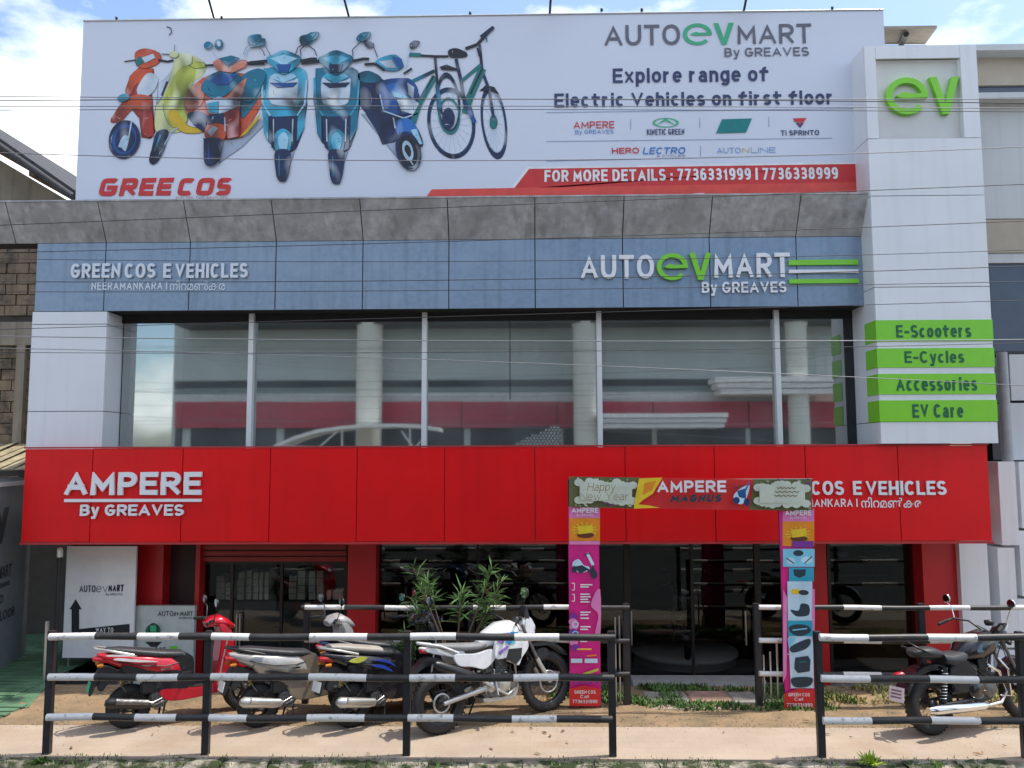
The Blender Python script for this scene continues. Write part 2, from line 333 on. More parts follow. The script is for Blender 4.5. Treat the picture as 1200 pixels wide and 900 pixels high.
def lettering(parent, s, x0, y0, x1, y1, Y, m, bold=0.0, depth=0.0, shear=0.0, split=False, name=None, spacing=1.0, squ=.92):
    """text s filling the survey box: flat print, or raised letters, one object each"""
    pm = (y0+y1)/2; xm = (x0+x1)/2
    X0, X1, Z0, Z1 = XP(x0, Y, pm), XP(x1, Y, pm), ZP(y1, Y, xm), ZP(y0, Y, xm)
    if any(ord(c) > 127 for c in s):
        vs, fs = glyphs(s, bold, 0.0); vs = fit(vs, X0, X1, Z0, Z1, Y, 0); return finish_letter(MB().add(vs, fs), 'lettering', m, parent)
    t = .13+bold*2.0
    gl, wt, dz, up = stroke_text(s, t, (X1-X0)/(Z1-Z0), shear, squ)
    fx = (X1-X0)/wt; fz = (Z1-Z0)/(up-dz); allm = MB()
    for strips in gl:
        mb = MB(); cnt = 0
        for j, (L_, R_) in enumerate(strips):
            n = len(L_); yf = Y-depth; w3 = lambda p_, y_: (X0+p_[0]*fx, y_, Z0+(p_[1]-dz)*fz)
            for i in range(n-1):
                cnt += 1; y_ = yf-.00015*cnt; mb.add([w3(L_[i], y_), w3(R_[i], y_), w3(R_[i+1], y_), w3(L_[i+1], y_)], [(0,1,2,3)])
            if depth > 0:
                for side_ in (L_, R_): mb.add([w3(p_, yf) for p_ in side_]+[w3(p_, Y) for p_ in side_], [(i, i+1, n+i+1, n+i) for i in range(n-1)])
                mb.add([w3(L_[0], yf), w3(R_[0], yf), w3(R_[0], Y), w3(L_[0], Y), w3(L_[-1], yf), w3(R_[-1], yf), w3(R_[-1], Y), w3(L_[-1], Y)], [(0,1,2,3),(4,5,6,7)])
        if split: finish_letter(mb, name or 'letter', m, parent)
        else: allm.add(mb.v, mb.f)
    if not split: return finish_letter(allm, name or 'lettering', m, parent)
def finish_letter(mb, name, m, parent):
    me = bpy.data.meshes.new(name); me.from_pydata(mb.v, [], mb.f); me.materials.append(m)
    o = bpy.data.objects.new(name, me); COL.objects.link(o)
    if parent is not None: set_parent(o, parent)
    return o
def wloc(p):
    l = Vector(p.location); q = p.parent
    while q is not None: l = l + q.location; q = q.parent
    return l
def set_parent(o, parent):
    """parent an object whose mesh was written in world coordinates (unrotated parents only)"""
    l = wloc(parent); o.data.transform(Matrix.Translation(-l)); o.parent = parent
def bw(mb, name, m, parent, bevel=0.0):
    o = mb.build(name, m, None, bevel); set_parent(o, parent); return o
def bxw(name, m, x0, x1, y0, y1, z0, z1, parent, bevel=0.0):
    return bw(MB().box(x0, x1, y0, y1, z0, z1), name, m, parent, bevel)
def ev_polys(X0, X1, Z0, Z1):
    """the e and v emblem as polygons in a box"""
    W = X1-X0; Hh = Z1-Z0; polys = []
    rx = W*0.285; rz = Hh*0.5; cx = X0+rx; cz = Z0+rz; t = 0.30
    n = 26; a0 = math.radians(-2); a1 = math.radians(318)
    for i in range(n):
        a = a0+(a1-a0)*i/n; b = a0+(a1-a0)*(i+1)/n
        polys.append([(cx+rx*math.cos(a), cz+rz*math.sin(a)), (cx+rx*math.cos(b), cz+rz*math.sin(b)), (cx+rx*(1-t)*math.cos(b), cz+rz*(1-t)*math.sin(b)), (cx+rx*(1-t)*math.cos(a), cz+rz*(1-t)*math.sin(a))])
    bar = [(cx-rx*.52, cz), (cx-rx*.30, cz+rz*.13), (cx-rx*.1, cz+rz*.22), (cx+rx*.1, cz+rz*.13), (cx+rx*.99, cz+rz*.13), (cx+rx*.99, cz-rz*.10), (cx-rx*.1, cz-rz*.13), (cx-rx*.35, cz-rz*.10)]
    e = (polys, bar)
    vx0 = X0+W*0.60; vx1 = X1; vm = (vx0+vx1)/2; th = W*0.10
    v = [(vx0, Z1), (vx0+th, Z1), (vm, Z0+Hh*.30), (vx1-th, Z1), (vx1, Z1), (vm+th*.45, Z0), (vm-th*.45, Z0)]
    return e, v
def ev_emblem(parent, x0, y0, x1, y1, Y, m, depth=0.03, name='letter'):
    pm = (y0+y1)/2; xm = (x0+x1)/2
    (ring, bar), v = ev_polys(XP(x0, Y, pm), XP(x1, Y, pm), ZP(y1, Y, xm), ZP(y0, Y, xm))
    mb = MB()
    for p in ring:
        mb.prism(p, Y-depth, Y)
    mb.prism(bar, Y-depth-0.002, Y)
    bw(mb, name, m, parent)
    bw(MB().prism(v, Y-depth, Y), name, m, parent)
# ================================================================== THE GROUND
M_ROAD = mat('asphalt', (0.06, 0.058, 0.055), 0.9, var=0.2, scale=3, bump=0.4, bscale=120)
M_PAVE = mat('peach_paving', (0.40, 0.32, 0.245), 0.85, var=0.12, scale=1.2, bump=0.3, bscale=50, col2=(0.36, 0.26, 0.18), c2lo=0.5, c2hi=0.7)
M_SOIL = mat('ochre_soil', (0.28, 0.19, 0.105), 0.95, var=0.2, scale=3, bump=0.8, bscale=25, col2=(0.17, 0.13, 0.07), c2lo=0.45, c2hi=0.65)
M_FORE = mat('forecourt_concrete', (0.20, 0.18, 0.16), 0.9, var=0.2, scale=2, bump=0.3)
M_KERB = mat('mossy_kerb_stone', (0.34, 0.30, 0.24), 0.95, var=0.3, scale=9, bump=1.0, bscale=28, col2=(0.035, 0.045, 0.015), c2lo=0.40, c2hi=0.54, c2scale=5)
M_GRASS = mat('grass_blades', (0.06, 0.13, 0.02), 0.6, var=0.5, scale=5)
M_LEAF = mat('oleander_leaf', (0.10, 0.20, 0.05), 0.5, var=0.45, scale=9)
M_GRASS2 = mat('dry_grass_blades', (0.25, 0.24, 0.07), 0.7, var=0.4, scale=5)

def add_joints(m, sx, sy, amt):
    t = m.node_tree; b = t.nodes['Principled BSDF']; l = b.inputs['Base Color'].links[0]; src = l.from_socket
    tc = t.nodes.new('ShaderNodeTexCoord'); br = t.nodes.new('ShaderNodeTexBrick'); br.inputs['Scale'].default_value = 1.0
    br.inputs['Brick Width'].default_value = sx; br.inputs['Row Height'].default_value = sy; br.inputs['Mortar Size'].default_value = 0.007; br.inputs['Mortar Smooth'].default_value = .6
    br.inputs['Color1'].default_value = (1, 1, 1, 1); br.inputs['Color2'].default_value = (.96, .95, .94, 1); br.inputs['Mortar'].default_value = (1-amt, 1-amt, 1-amt, 1)
    mm = t.nodes.new('ShaderNodeMix'); mm.data_type = 'RGBA'; mm.blend_type = 'MULTIPLY'; mm.inputs[0].default_value = 1
    t.links.new(tc.outputs['Object'], br.inputs['Vector']); t.links.new(src, mm.inputs[6]); t.links.new(br.outputs['Color'], mm.inputs[7]); t.links.new(mm.outputs[2], b.inputs['Base Color'])
add_joints(M_PAVE, .30, .15, .10)
def struct(mb, name, m, parent=None):
    o = mb.build(name, m, parent); o['kind'] = 'structure'; return o
YK = 8.38
struct(MB().add([(-300,-300,-0.42),(300,-300,-0.42),(300,300,-0.42),(-300,300,-0.42)], [(0,1,2,3)]), 'ground', M_FORE)
struct(MB().box(-60, 60, -3.6, YK-0.25, -0.6, -0.2), 'road', M_ROAD)
struct(MB().box(-60, 60, -9.0, -3.6, -0.6, -0.05), 'far_pavement', M_CONC)
# pavement sheet with fine grid so that it is a little uneven
def sheet(x0, x1, y0, y1, z, nx, ny, amp, thick=0.5, seed=1):
    rnd = random.Random(seed); mb = MB(); vs = []
    for j in range(ny+1):
        for i in range(nx+1):
            vs.append((x0+(x1-x0)*i/nx, y0+(y1-y0)*j/ny, z + (rnd.uniform(-amp, amp) if 0 < j < ny else 0)))
    mb.add(vs, [(j*(nx+1)+i, j*(nx+1)+i+1, (j+1)*(nx+1)+i+1, (j+1)*(nx+1)+i) for j in range(ny) for i in range(nx)], 0, True)
    mb.add([(x0,y0,z),(x1,y0,z),(x1,y0,z-thick),(x0,y0,z-thick)], [(0,1,2,3)]); mb.add([(x0,y1,z),(x1,y1,z),(x1,y1,z-thick),(x0,y1,z-thick)], [(3,2,1,0)])
    return mb
struct(sheet(-30, 30, YK, 9.34, 0.0, 240, 5, 0.003), 'pavement', M_PAVE)
struct(sheet(-30, 30, 9.34, 10.98, -0.004, 240, 9, 0.014), 'verge', M_SOIL)
struct(MB().box(-30, 30, 10.98, 13, -0.6, -0.28), 'forecourt', M_FORE)
# kerb: rough stones along the road edge
kerb = MB().box(-30, 30, YK-0.16, YK-0.002, -0.6, -0.06).build('kerb', M_KERB); kerb['kind'] = 'structure'
rk = random.Random(3); x = -9.0
while x < 9.0:
    w = rk.uniform(0.35, 0.75); h = rk.uniform(-0.03, 0.012); mb = MB(); n = 6; vs = []
    y0 = YK-0.22+rk.uniform(-.03, .03)
    for j in range(4):
        for i in range(n+1):
            e = 0.02 if j in (0,) else 0.0
            vs.append((x+w*i/n*0.985, y0+(YK-y0-0.003)*j/3, h - (0.05+rk.uniform(0, .05) if j == 0 else 0) + rk.uniform(-.014, .014)))
    base = len(vs)
    for i in range(n+1): vs.append((x+w*i/n*0.985, y0-0.01, -0.5))
    fs = [(j*(n+1)+i, j*(n+1)+i+1, (j+1)*(n+1)+i+1, (j+1)*(n+1)+i) for j in range(3) for i in range(n)] + [(i, base+i, base+i+1, i+1) for i in range(n)]
    mb.add(vs, fs, 0, True)
    mb.build('kerb_stone', M_KERB, kerb); x += w
# grass, moss and weeds
def blades(spots, n, hh, spread, seed, m, name, wd=0.012):
    rnd = random.Random(seed); mb = MB()
    for k in range(n):
        x0, x1, y0, y1, z, dens = rnd.choices(spots, weights=[s[5] for s in spots])[0]
        cx, cy = rnd.uniform(x0, x1), rnd.uniform(y0, y1)
        if math.sin(cx*5.1+seed)+math.sin(cx*11.7+cy*6)*.8+math.sin(cy*9+cx*2.3) < rnd.uniform(-1.2, .9): continue
        a = rnd.uniform(0, 6.28); h = hh*rnd.uniform(.4, 1.3); l = spread*rnd.uniform(.3, 1)
        dx, dy = math.cos(a), math.sin(a); w = wd*rnd.uniform(.6, 1.3)
        mb.add([(cx-dy*w, cy+dx*w, z), (cx+dy*w, cy-dx*w, z), (cx+dx*l*.5+dy*w*.6, cy+dy*l*.5-dx*w*.6, z+h*.7), (cx+dx*l*.5-dy*w*.6, cy+dy*l*.5+dx*w*.6, z+h*.7), (cx+dx*l, cy+dy*l, z+h)],
               [(0,1,2,3),(3,2,4)])
    o = mb.build(name, m); o['kind'] = 'stuff'; return o
xa, xb = XP(722, 10.5), XP(960, 10.5)
o = blades([(xa-.2, xa+.75, 10.0, 10.9, 0, 3), (xb-.9, xb+.25, 10.0, 10.9, 0, 3.2), (xa, xb, 9.92, 10.22, 0, 2.6), (xa, xb, 10.7, 10.95, 0, 1.8), (XP(640,10.3), xa, 10.2, 10.9, 0, 2)], 9000, 0.055, 0.06, 4, M_GRASS, 'grass')
tag(o, 'low green grass growing round the paving slabs at the shop entrance')
o = blades([(XP(965,10), XP(1200,10)+1, 10.2, 10.95, 0, 1)], 3500, 0.05, 0.07, 9, M_GRASS2, 'dry_grass'); tag(o, 'dull dry grass behind the right railing')
o = blades([(-7, 7, YK-.2, YK+.06, -.01, 1)], 2600, 0.03, 0.03, 12, M_GRASS, 'moss', 0.006); tag(o, 'moss tufts along the kerb edge')
def tuft(name, c, n, hh, spread, m, label, cat, seed, wd=.01, extra=None):
    rnd = random.Random(seed); mb = MB()
    for k in range(n):
        a = rnd.uniform(0, 6.28); el = rnd.uniform(.3, 1.45); l = hh*rnd.uniform(.5, 1.1)
        d = Vector((math.cos(a)*math.cos(el)*spread, math.sin(a)*math.cos(el)*spread, math.sin(el))); s = Vector((-math.sin(a), math.cos(a), 0))*wd
        b = Vector(c)+Vector((rnd.uniform(-.04,.04), rnd.uniform(-.03,.03), 0)); p = b+d*l*.6; q = b+d*l+Vector((0,0,-.1*l))
        mb.add([b-s*.5, b+s*.5, p+s, p-s, q], [(0,1,2,3),(3,2,4)])
    o = at_base(mb.build(name, m)); tag(o, label, cat); return o
M_WEED = mat('yellow_green_leaf', (0.30, 0.42, 0.04), 0.5, var=0.4, scale=20)
w = GP(1018, 893); tuft('weed', (w.x, YK-.08, -.02), 60, .15, 1.2, M_WEED, 'yellow-green weed sprouting from the kerb near the right railing post', 'weed', 5, .012)
w = GP(1095, 893); tuft('weed', (w.x, YK-.08, -.03), 22, .08, 1.2, M_WEED, 'tiny weed on the kerb at the far right of the pavement', 'weed', 6, .01)
w = GP(45, 893); tuft('weed', (w.x, YK-.08, -.03), 40, .09, 1.3, M_GRASS, 'dark green weed on the kerb at the far left by the first railing post', 'weed', 8, .012)
rg = random.Random(77); mb = MB()
for k in range(5200):
    z_ = rg.random(); x_ = rg.uniform(-6.5, 7.5)
    y_ = rg.gauss(9.34, .10) if z_ < .25 else (rg.uniform(9.3, 10.9) if z_ < .85 else rg.uniform(8.42, 9.3))
    r_ = rg.uniform(.003, .010)*(1 if z_ < .85 else .6); zz_ = 0.0 if y_ < 9.34 else 0.004
    a_ = rg.uniform(0, 3); c_, s_ = math.cos(a_), math.sin(a_)
    q_ = [(x_+r_*(u*c_-v*s_), y_+r_*(u*s_+v*c_), zz_-.003) for u, v in ((-1.2,-.8),(1,-1),(1.3,.7),(-.8,1.1))]
    mb.add(q_+[(x_+r_*.2, y_, zz_+r_*rg.uniform(.5, 1))], [(0,1,4),(1,2,4),(2,3,4),(3,0,4)])
o = mb.build('gravel', mat('loose_gravel', (0.27, 0.22, 0.17), .95, var=.5, scale=30)); o['kind'] = 'stuff'; o['label'] = 'loose gravel and grit scattered on the verge and pavement'
rg = random.Random(31); mb = MB()
for k in range(60):
    x_, y_ = rg.uniform(-6.5, 7.5), rg.choice([rg.uniform(9.3, 10.9), rg.uniform(8.4, 9.3)]); a_ = rg.uniform(0, 6.28); l_ = rg.uniform(.02, .05); w_ = l_*.3
    d_ = Vector((math.cos(a_), math.sin(a_), 0)); n_ = Vector((-d_.y, d_.x, 0)); c_ = Vector((x_, y_, .014))
    mb.add([c_-d_*l_, c_+n_*w_+Vector((0,0,.012)), c_+d_*l_, c_-n_*w_], [(0,1,2),(0,2,3)])
o = mb.build('fallen_leaves', mat('dead_leaf', (0.22, 0.13, 0.05), .8, var=.5, scale=15)); o['kind'] = 'stuff'; o['label'] = 'dead leaves scattered on the pavement and verge'
# entrance slabs
M_SLAB = mat('grey_slab', (0.27, 0.25, 0.22), 0.9, var=0.25, scale=4, bump=0.6, bscale=30)
M_SLAB2 = mat('reddish_slab', (0.33, 0.20, 0.15), 0.9, var=0.25, scale=4, bump=0.6, bscale=30)
verge = bpy.data.objects['verge']
for i, (a, b, mm, dz) in enumerate([(752, 800, M_SLAB, 0), (802, 848, M_SLAB2, .006), (850, 898, M_SLAB, -.003)]):
    for j, (ya, yb) in enumerate([(10.22, 10.68)]):
        mb = MB(); X0, X1 = XP(a, 10.4), XP(b, 10.4)
        mb.box(X0, X1, ya, yb, -.05, .012+dz); mb.build('paving_slab', mm, verge, 0.008)
for i, (a, b) in enumerate([(756, 838), (846, 880)]):
    MB().box(XP(a,10.05), XP(b,10.05), 9.96, 10.14, -.05, .008).build('paving_slab', M_SLAB2 if i else M_PAVE, verge, 0.008)

# ================================================================== THE SHOP BUILDING
YB, YS, YBB, YR, YT, YG, YD = 11.30, 11.02, 11.40, 11.05, 10.95, 11.75, 12.30
shop = empty('shop_building', (0, YD, -0.28), 0, 'two-storey showroom with red canopy band, blue-grey upper fascia and white pillars', 'building')
zRt, zRb = ZP(524, YR), ZP(634.5, YR)
zBb, zBt = ZP(361, YB), ZP(280.5, YB)
zSt = ZP(231.5, YS)
# red canopy: backing body and eleven panels
xs = [27, 107, 213, 316, 418, 521, 627, 733, 838, 945, 1054, 1160]
Xr = [XP(p, YR, 580) for p in xs]
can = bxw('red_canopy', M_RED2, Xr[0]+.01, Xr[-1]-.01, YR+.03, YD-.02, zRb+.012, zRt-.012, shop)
for i in range(11):
    bxw('red_panel', M_RED, Xr[i]+.006, Xr[i+1]-.006, YR, YR+.028, zRb+(.0 if i % 2 else .003), zRt-(.0 if i % 3 else .004), can)
bxw('canopy_trim', mat('red_trim', (0.45, 0.03, 0.03), 0.4), Xr[0]-.012, Xr[-1]+.012, YR-.012, YR+.04, zRb-.035, zRb-.003, can)
bxw('canopy_cap', mat('red_trim', (0.45, 0.03, 0.03), 0.4), Xr[0]-.012, Xr[-1]+.012, YR-.01, YR+.04, zRt+.003, zRt+.025, can)
# blue fascia
bs = [42, 123, 222, 323, 425, 526, 627, 730, 832, 934, 1017]
Xb = [XP(p, YB, 320) for p in bs]
fb = bxw('upper_fascia', M_DARK, Xb[0]+.01, Xb[-1], YB+.03, YG+.2, zBb+.01, zBt, shop)
for i in range(10):
    bxw('fascia_panel', M_BLUE, Xb[i]+.007, Xb[i+1]-.007, YB, YB+.028, zBb, zBt-.004, fb)
# slanted grey panels above
sof = MB(); XsL, XsR = XP(-60, YB, 260), Xb[-1]
sof.add([(XsL, YB+.03, zBt), (XsR, YB+.03, zBt), (XsR, YS+.03, zSt-.01), (XsL, YS+.03, zSt-.01), (XsL, YB+.3, zBt), (XsR, YB+.3, zBt), (XsR, YBB+.2, zSt-.01), (XsL, YBB+.2, zSt-.01)],
        [(0,1,2,3),(3,2,6,7),(0,4,5,1),(0,3,7,4),(1,5,6,2)])
so = bw(sof, 'slanted_fascia', M_DARK, shop)
Xs = [XP(p, YB, 260) for p in [-60, 20]] + Xb[1:]
rr = random.Random(5)
for i in range(len(Xs)-1):
    a, b = Xs[i]+.007, Xs[i+1]-.007
    bw(MB().add([(a, YB+.0, zBt+.004), (b, YB, zBt+.004), (b, YS, zSt), (a, YS, zSt), (a, YB+.028, zBt+.004), (b, YB+.028, zBt+.004), (b, YS+.03, zSt-.002), (a, YS+.03, zSt-.002)],
       [(0,1,2,3),(4,7,6,5),(0,4,5,1),(1,5,6,2),(2,6,7,3),(3,7,4,0)]), 'grey_panel', M_GREYP, so)
bxw('fascia_cap', M_GREYP, XsL, XsR, YS-.01, YS+.06, zSt+.003, zSt+.025, so)
# left white pillar
XpL, XpR = XP(34, YB, 450), XP(122, YB, 450)
pil = bxw('left_pillar', M_DARK, XpL+.02, XpR-.02, YB+.03, YG+.3, zRt-.3, zBb-.003, shop)
zz = [zRt-.3, ZP(482, YB, 78), ZP(380, YB, 78), zBb-.004]
for i in range(3):
    bxw('white_panel', M_WHITEP, XpL, XpR, YB+.003, YB+.028, zz[i]+.005, zz[i+1]-.005, pil)
    bxw('white_panel', M_WHITEP, XpR-.018, XpR+.004, YB+.03, YG+.02, zz[i]+.005, zz[i+1]-.005, pil)
    bxw('white_panel', M_WHITEP, XpL-.004, XpL+.018, YB+.03, YG+.02, zz[i]+.005, zz[i+1]-.005, pil)
# right tower
XtL, XtR = XP(1029, YT, 430), XP(1165, YT, 430)
zTt = ZP(53, YT, 1085); zTb = ZP(520, YT, 1100)
tw = bxw('right_tower', M_DARK, XtL+.02, XtR-.02, YT+.135, YG+.6, zTb+.02, zTt-.02, shop)
rx0, rx1, rz0, rz1 = XP(1028, YT, 115), XP(1128, YT, 115), ZP(162, YT, 1080), ZP(68, YT, 1080)
seams = [zTb, ZP(494, YT, 1100), ZP(336, YT, 1100), ZP(229, YT, 1100), rz0]
for i in range(4):
    if i == 1:
        bxw('white_panel', M_WHITEP, XtL, XtR, YT, YT+.028, seams[i]+.002, seams[i+1]-.005, tw)
    else:
        bxw('white_panel', M_WHITEP, XtL, XtR, YT, YT+.028, seams[i]+.005, seams[i+1]-.005, tw)
    bxw('white_panel', M_WHITEP, XtL-.004, XtL+.016, YT+.03, YG+.3, seams[i]+.005, seams[i+1]-.005, tw)
bxw('white_panel', M_WHITEP, XtL, rx0, YT, YT+.028, rz0+.005, zTt, tw)
bxw('white_panel', M_WHITEP, rx1, XtR, YT, YT+.028, rz0+.005, zTt, tw)
bxw('white_panel', M_WHITEP, rx0+.004, rx1-.004, YT, YT+.028, rz1, zTt, tw)
bxw('white_panel', M_WHITEP, XtL-.004, XtL+.016, YT+.03, YG+.3, rz0+.005, zTt, tw)
bxw('recess_panel', mat('ivory_panel', (0.62, 0.61, 0.59), 0.4, var=0.03), rx0-.02, rx1+.02, YT+.10, YT+.12, rz0-.0, rz1+.02, tw)
for a in (('v', rx0-.014, rx0+.001), ('v', rx1-.001, rx1+.014)): bxw('recess_edge', M_WHITEP, a[1], a[2], YT+.029, YT+.099, rz0, rz1, tw)
# upper windows: glass, mullions, header
XgL, XgR = XpR+.006, XtL-.006
zg0, zg1 = zRt-.1, ZP(366, YG)
win = bxw('upper_window', M_DARK, XgL, XgR, YG-.03, YG+.05, ZP(376, YG), zBb+.02, shop)
mull = [297-1.5, 498, 702, 910]
Xm = [XP(p, YG, 445) for p in mull]; ed = [XgL]+Xm+[XgR]
for i in range(5):
    lo, hi = ed[i]+.02, ed[i+1]-.02
    bxw('glass_pane', G_UP, lo, hi, YG, YG+.008, zg0, zg1, win)
for X_ in Xm: bxw('mullion', M_ALU, X_-.035, X_+.035, YG-.10, YG+.02, zg0, zBb+.015, win)
for p in (598,): bxw('pane_joint', M_BLACK, XP(p, YG)-.006, XP(p, YG)+.006, YG-.004, YG+.012, ZP(468, YG), zg1, win)
bxw('window_sill', M_RED2, XgL, XgR, YR+.05, YG+.2, zRt-.05, zRt-.012, win)
bxw('dark_end_panel', M_DARK, XP(991, YG, 445), XgR, YG-.02, YG+.04, zg0, zg1, win)
# upper room
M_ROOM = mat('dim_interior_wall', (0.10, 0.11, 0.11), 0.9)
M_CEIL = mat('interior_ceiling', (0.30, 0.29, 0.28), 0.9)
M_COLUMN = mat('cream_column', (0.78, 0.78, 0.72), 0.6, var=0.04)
zc = zBb+.05
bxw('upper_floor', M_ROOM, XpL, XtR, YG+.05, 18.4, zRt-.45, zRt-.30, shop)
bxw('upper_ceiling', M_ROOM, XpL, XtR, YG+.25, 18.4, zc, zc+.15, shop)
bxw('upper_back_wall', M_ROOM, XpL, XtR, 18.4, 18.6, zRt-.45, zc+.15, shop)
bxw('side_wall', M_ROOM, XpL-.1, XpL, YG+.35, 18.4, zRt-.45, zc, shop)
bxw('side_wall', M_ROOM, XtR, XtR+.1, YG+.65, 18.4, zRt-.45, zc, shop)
bxw('interior_column', M_COLUMN, XP(146, 12.3), XP(204, 12.3), 12.15, 12.5, zRt-.3, zc-.002, shop)
for i in range(5):   # stacked cartons and counters seen dimly through the glass
    pass
# ground floor
z0 = -.28; zt = zRb+.25
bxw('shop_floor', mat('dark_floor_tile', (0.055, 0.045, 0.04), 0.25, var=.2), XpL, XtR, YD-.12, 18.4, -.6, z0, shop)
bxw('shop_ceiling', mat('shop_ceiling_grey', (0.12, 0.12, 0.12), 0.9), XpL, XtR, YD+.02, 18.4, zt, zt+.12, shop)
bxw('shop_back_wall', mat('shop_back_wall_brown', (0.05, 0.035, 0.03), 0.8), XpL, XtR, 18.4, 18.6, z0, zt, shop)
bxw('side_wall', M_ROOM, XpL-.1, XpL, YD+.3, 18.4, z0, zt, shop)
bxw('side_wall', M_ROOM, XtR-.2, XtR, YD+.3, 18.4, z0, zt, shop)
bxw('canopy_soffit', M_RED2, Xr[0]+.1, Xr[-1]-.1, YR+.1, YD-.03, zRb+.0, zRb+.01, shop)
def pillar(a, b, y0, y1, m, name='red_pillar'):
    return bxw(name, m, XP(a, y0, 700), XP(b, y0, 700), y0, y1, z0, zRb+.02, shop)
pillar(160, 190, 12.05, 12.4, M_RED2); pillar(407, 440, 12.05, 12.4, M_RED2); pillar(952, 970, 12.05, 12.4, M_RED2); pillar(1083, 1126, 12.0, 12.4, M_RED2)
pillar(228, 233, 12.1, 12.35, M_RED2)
bxw('dark_wall', mat('maroon_dark_wall', (0.035, 0.012, 0.012), 0.6), XP(190, 12.3, 700), XP(228, 12.3, 700), 12.30, 12.4, z0, zRb+.02, shop)  # dark maroon sheet across the opening, its shade put into the colour
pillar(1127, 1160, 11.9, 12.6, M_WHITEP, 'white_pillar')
# roller shutter box
sh = bxw('shutter_box', M_DARK, XP(233, 12.2, 650), XP(407, 12.2, 650), 12.22, 12.4, ZP(658, 12.2), zRb+.02, shop)
zs0, zs1 = ZP(658, 12.2), zRb+.02
for k in range(5):
    a = zs0+(zs1-zs0)*k/5
    bxw('shutter_slat', mat('dark_red_shutter', (0.32, 0.025, 0.02), 0.5), XP(234, 12.2, 650), XP(406, 12.2, 650), 12.19, 12.219, a+.003, a+(zs1-zs0)/5-.016, sh)
# shop front panes
M_FRAME = mat('dark_bronze_frame', (0.03, 0.026, 0.022), 0.4, 0.4)
def front(a, b, name='shop_window', bars=(), top=None):
    Y = YD; X0, X1 = XP(a, Y, 700), XP(b, Y, 700); tp = top or zRb+.05
    f = MB(); f.box(X0, X0+.045, Y-.03, Y+.03, z0, tp); f.box(X1-.045, X1, Y-.03, Y+.03, z0, tp); f.box(X0+.045, X1-.045, Y-.03, Y+.03, z0, z0+.06); f.box(X0+.045, X1-.045, Y-.03, Y+.03, tp-.05, tp)
    for p in bars: xx = XP(p, Y, 700); f.box(xx-.02, xx+.02, Y-.029, Y+.029, z0+.06, tp-.05)
    w_ = bw(f, name, M_FRAME, shop)
    bxw('glass_pane', G_LO, X0+.045, X1-.045, Y, Y+.006, z0+.06, tp-.05, w_); return w_
front(233, 407, bars=(272, 330), top=zs0); front(440, 735, bars=(560, 700)); front(888, 952, bars=(), ); front(970, 1083)
# entrance door: two glass leaves with steel pull handles
door = front(735, 888, 'entrance_door', bars=(811,))
def pull(px, pa, pb, par, Y=YD-.07):
    x_ = XP(px, Y, 735); za, zb = ZP(pb, Y, px), ZP(pa, Y, px)
    m_ = MB().tube([(x_, Y, za), (x_, Y, zb)], .013, 8); m_.tube([(x_, Y, za+.06), (x_, YD, za+.06)], .009, 6); m_.tube([(x_, Y, zb-.06), (x_, YD, zb-.06)], .009, 6)
    bw(m_, 'door_handle', M_STEEL, par)
pull(740, 716, 756, door); pull(874, 716, 756, door); pull(884, 716, 756, door)
pull(277, 719, 775, bpy.data.objects['shop_window']); pull(281, 719, 775, bpy.data.objects['shop_window'])
bxw('door_step', mat('pale_step', (0.5, 0.48, 0.43), 0.7), XP(737, 12.0), XP(889, 12.0), 11.95, 12.26, -.28, -.2, shop)
# inside: shelf on the left, pale boxes standing in for reflections of shops opposite
M_REFL = mat('grey_beige_carton', (0.72, 0.72, 0.60), 0.8, var=.3, scale=3)
shelf = empty('storage_shelf', (XP(320, 12.9), 12.9, -.28), 0, 'dark shelf full of pale cartons seen through the left shop window', 'shelf')
bxw('shelf_board', M_BLACK, XP(238, 12.5), XP(406, 12.5), 12.45, 12.8, ZP(704, 12.5), ZP(703, 12.5)+.0, shelf)
bxw('cabinet', mat('grey_cabinet', (0.10, 0.11, 0.11), 0.5), XP(238, 12.5), XP(406, 12.5), 12.48, 12.8, -.28, ZP(705, 12.5), shelf)
rr = random.Random(11)
cols = [(258,268),(269,278),(283,291),(293,299),(301,307),(308,312),(314,319),(342,351),(352,361),(365,373),(374,382),(386,391),(393,405)]
for a, b in cols:
    top = 668+rr.choice([0, 2, 0, 6, 14]); n = 4; zA, zB = ZP(703, 12.5)+.004, ZP(top, 12.5); h = (zB-zA)/n
    if a in (386, 393): zB = ZP(691, 12.5); n = 1; h = zB-zA
    for k in range(n):
        bxw('carton', M_REFL, XP(a, 12.5)+.004, XP(b, 12.5)-.004, 12.46+rr.uniform(0, .03), 12.75, zA+k*h+.004, zA+(k+1)*h-.006, shelf)
# display plinth, wall screen in the doorway
pl = MB(); c = XP(797, 13.5); pl.lathe([(0, z0), (.80, z0), (.80, z0+.10), (.84, z0+.11), (.84, z0+.17), (0, z0+.17)], (c, 13.5, 0), seg=40)
o = at_base(pl.build('display_plinth', mat('plinth_grey', (0.8, 0.76, 0.68), 0.5))); tag(o, 'round pale display plinth on the showroom floor behind the entrance door', 'plinth')
o = at_base(one_box('wall_poster', mat('dark_teal_poster', (0.05, 0.09, 0.10), 0.5), XP(790, 18.2, 680), XP(822, 18.2, 680), 18.3, 18.38, ZP(712, 18.3), ZP(650, 18.3))); tag(o, 'dark teal poster on the back wall inside the entrance', 'poster')
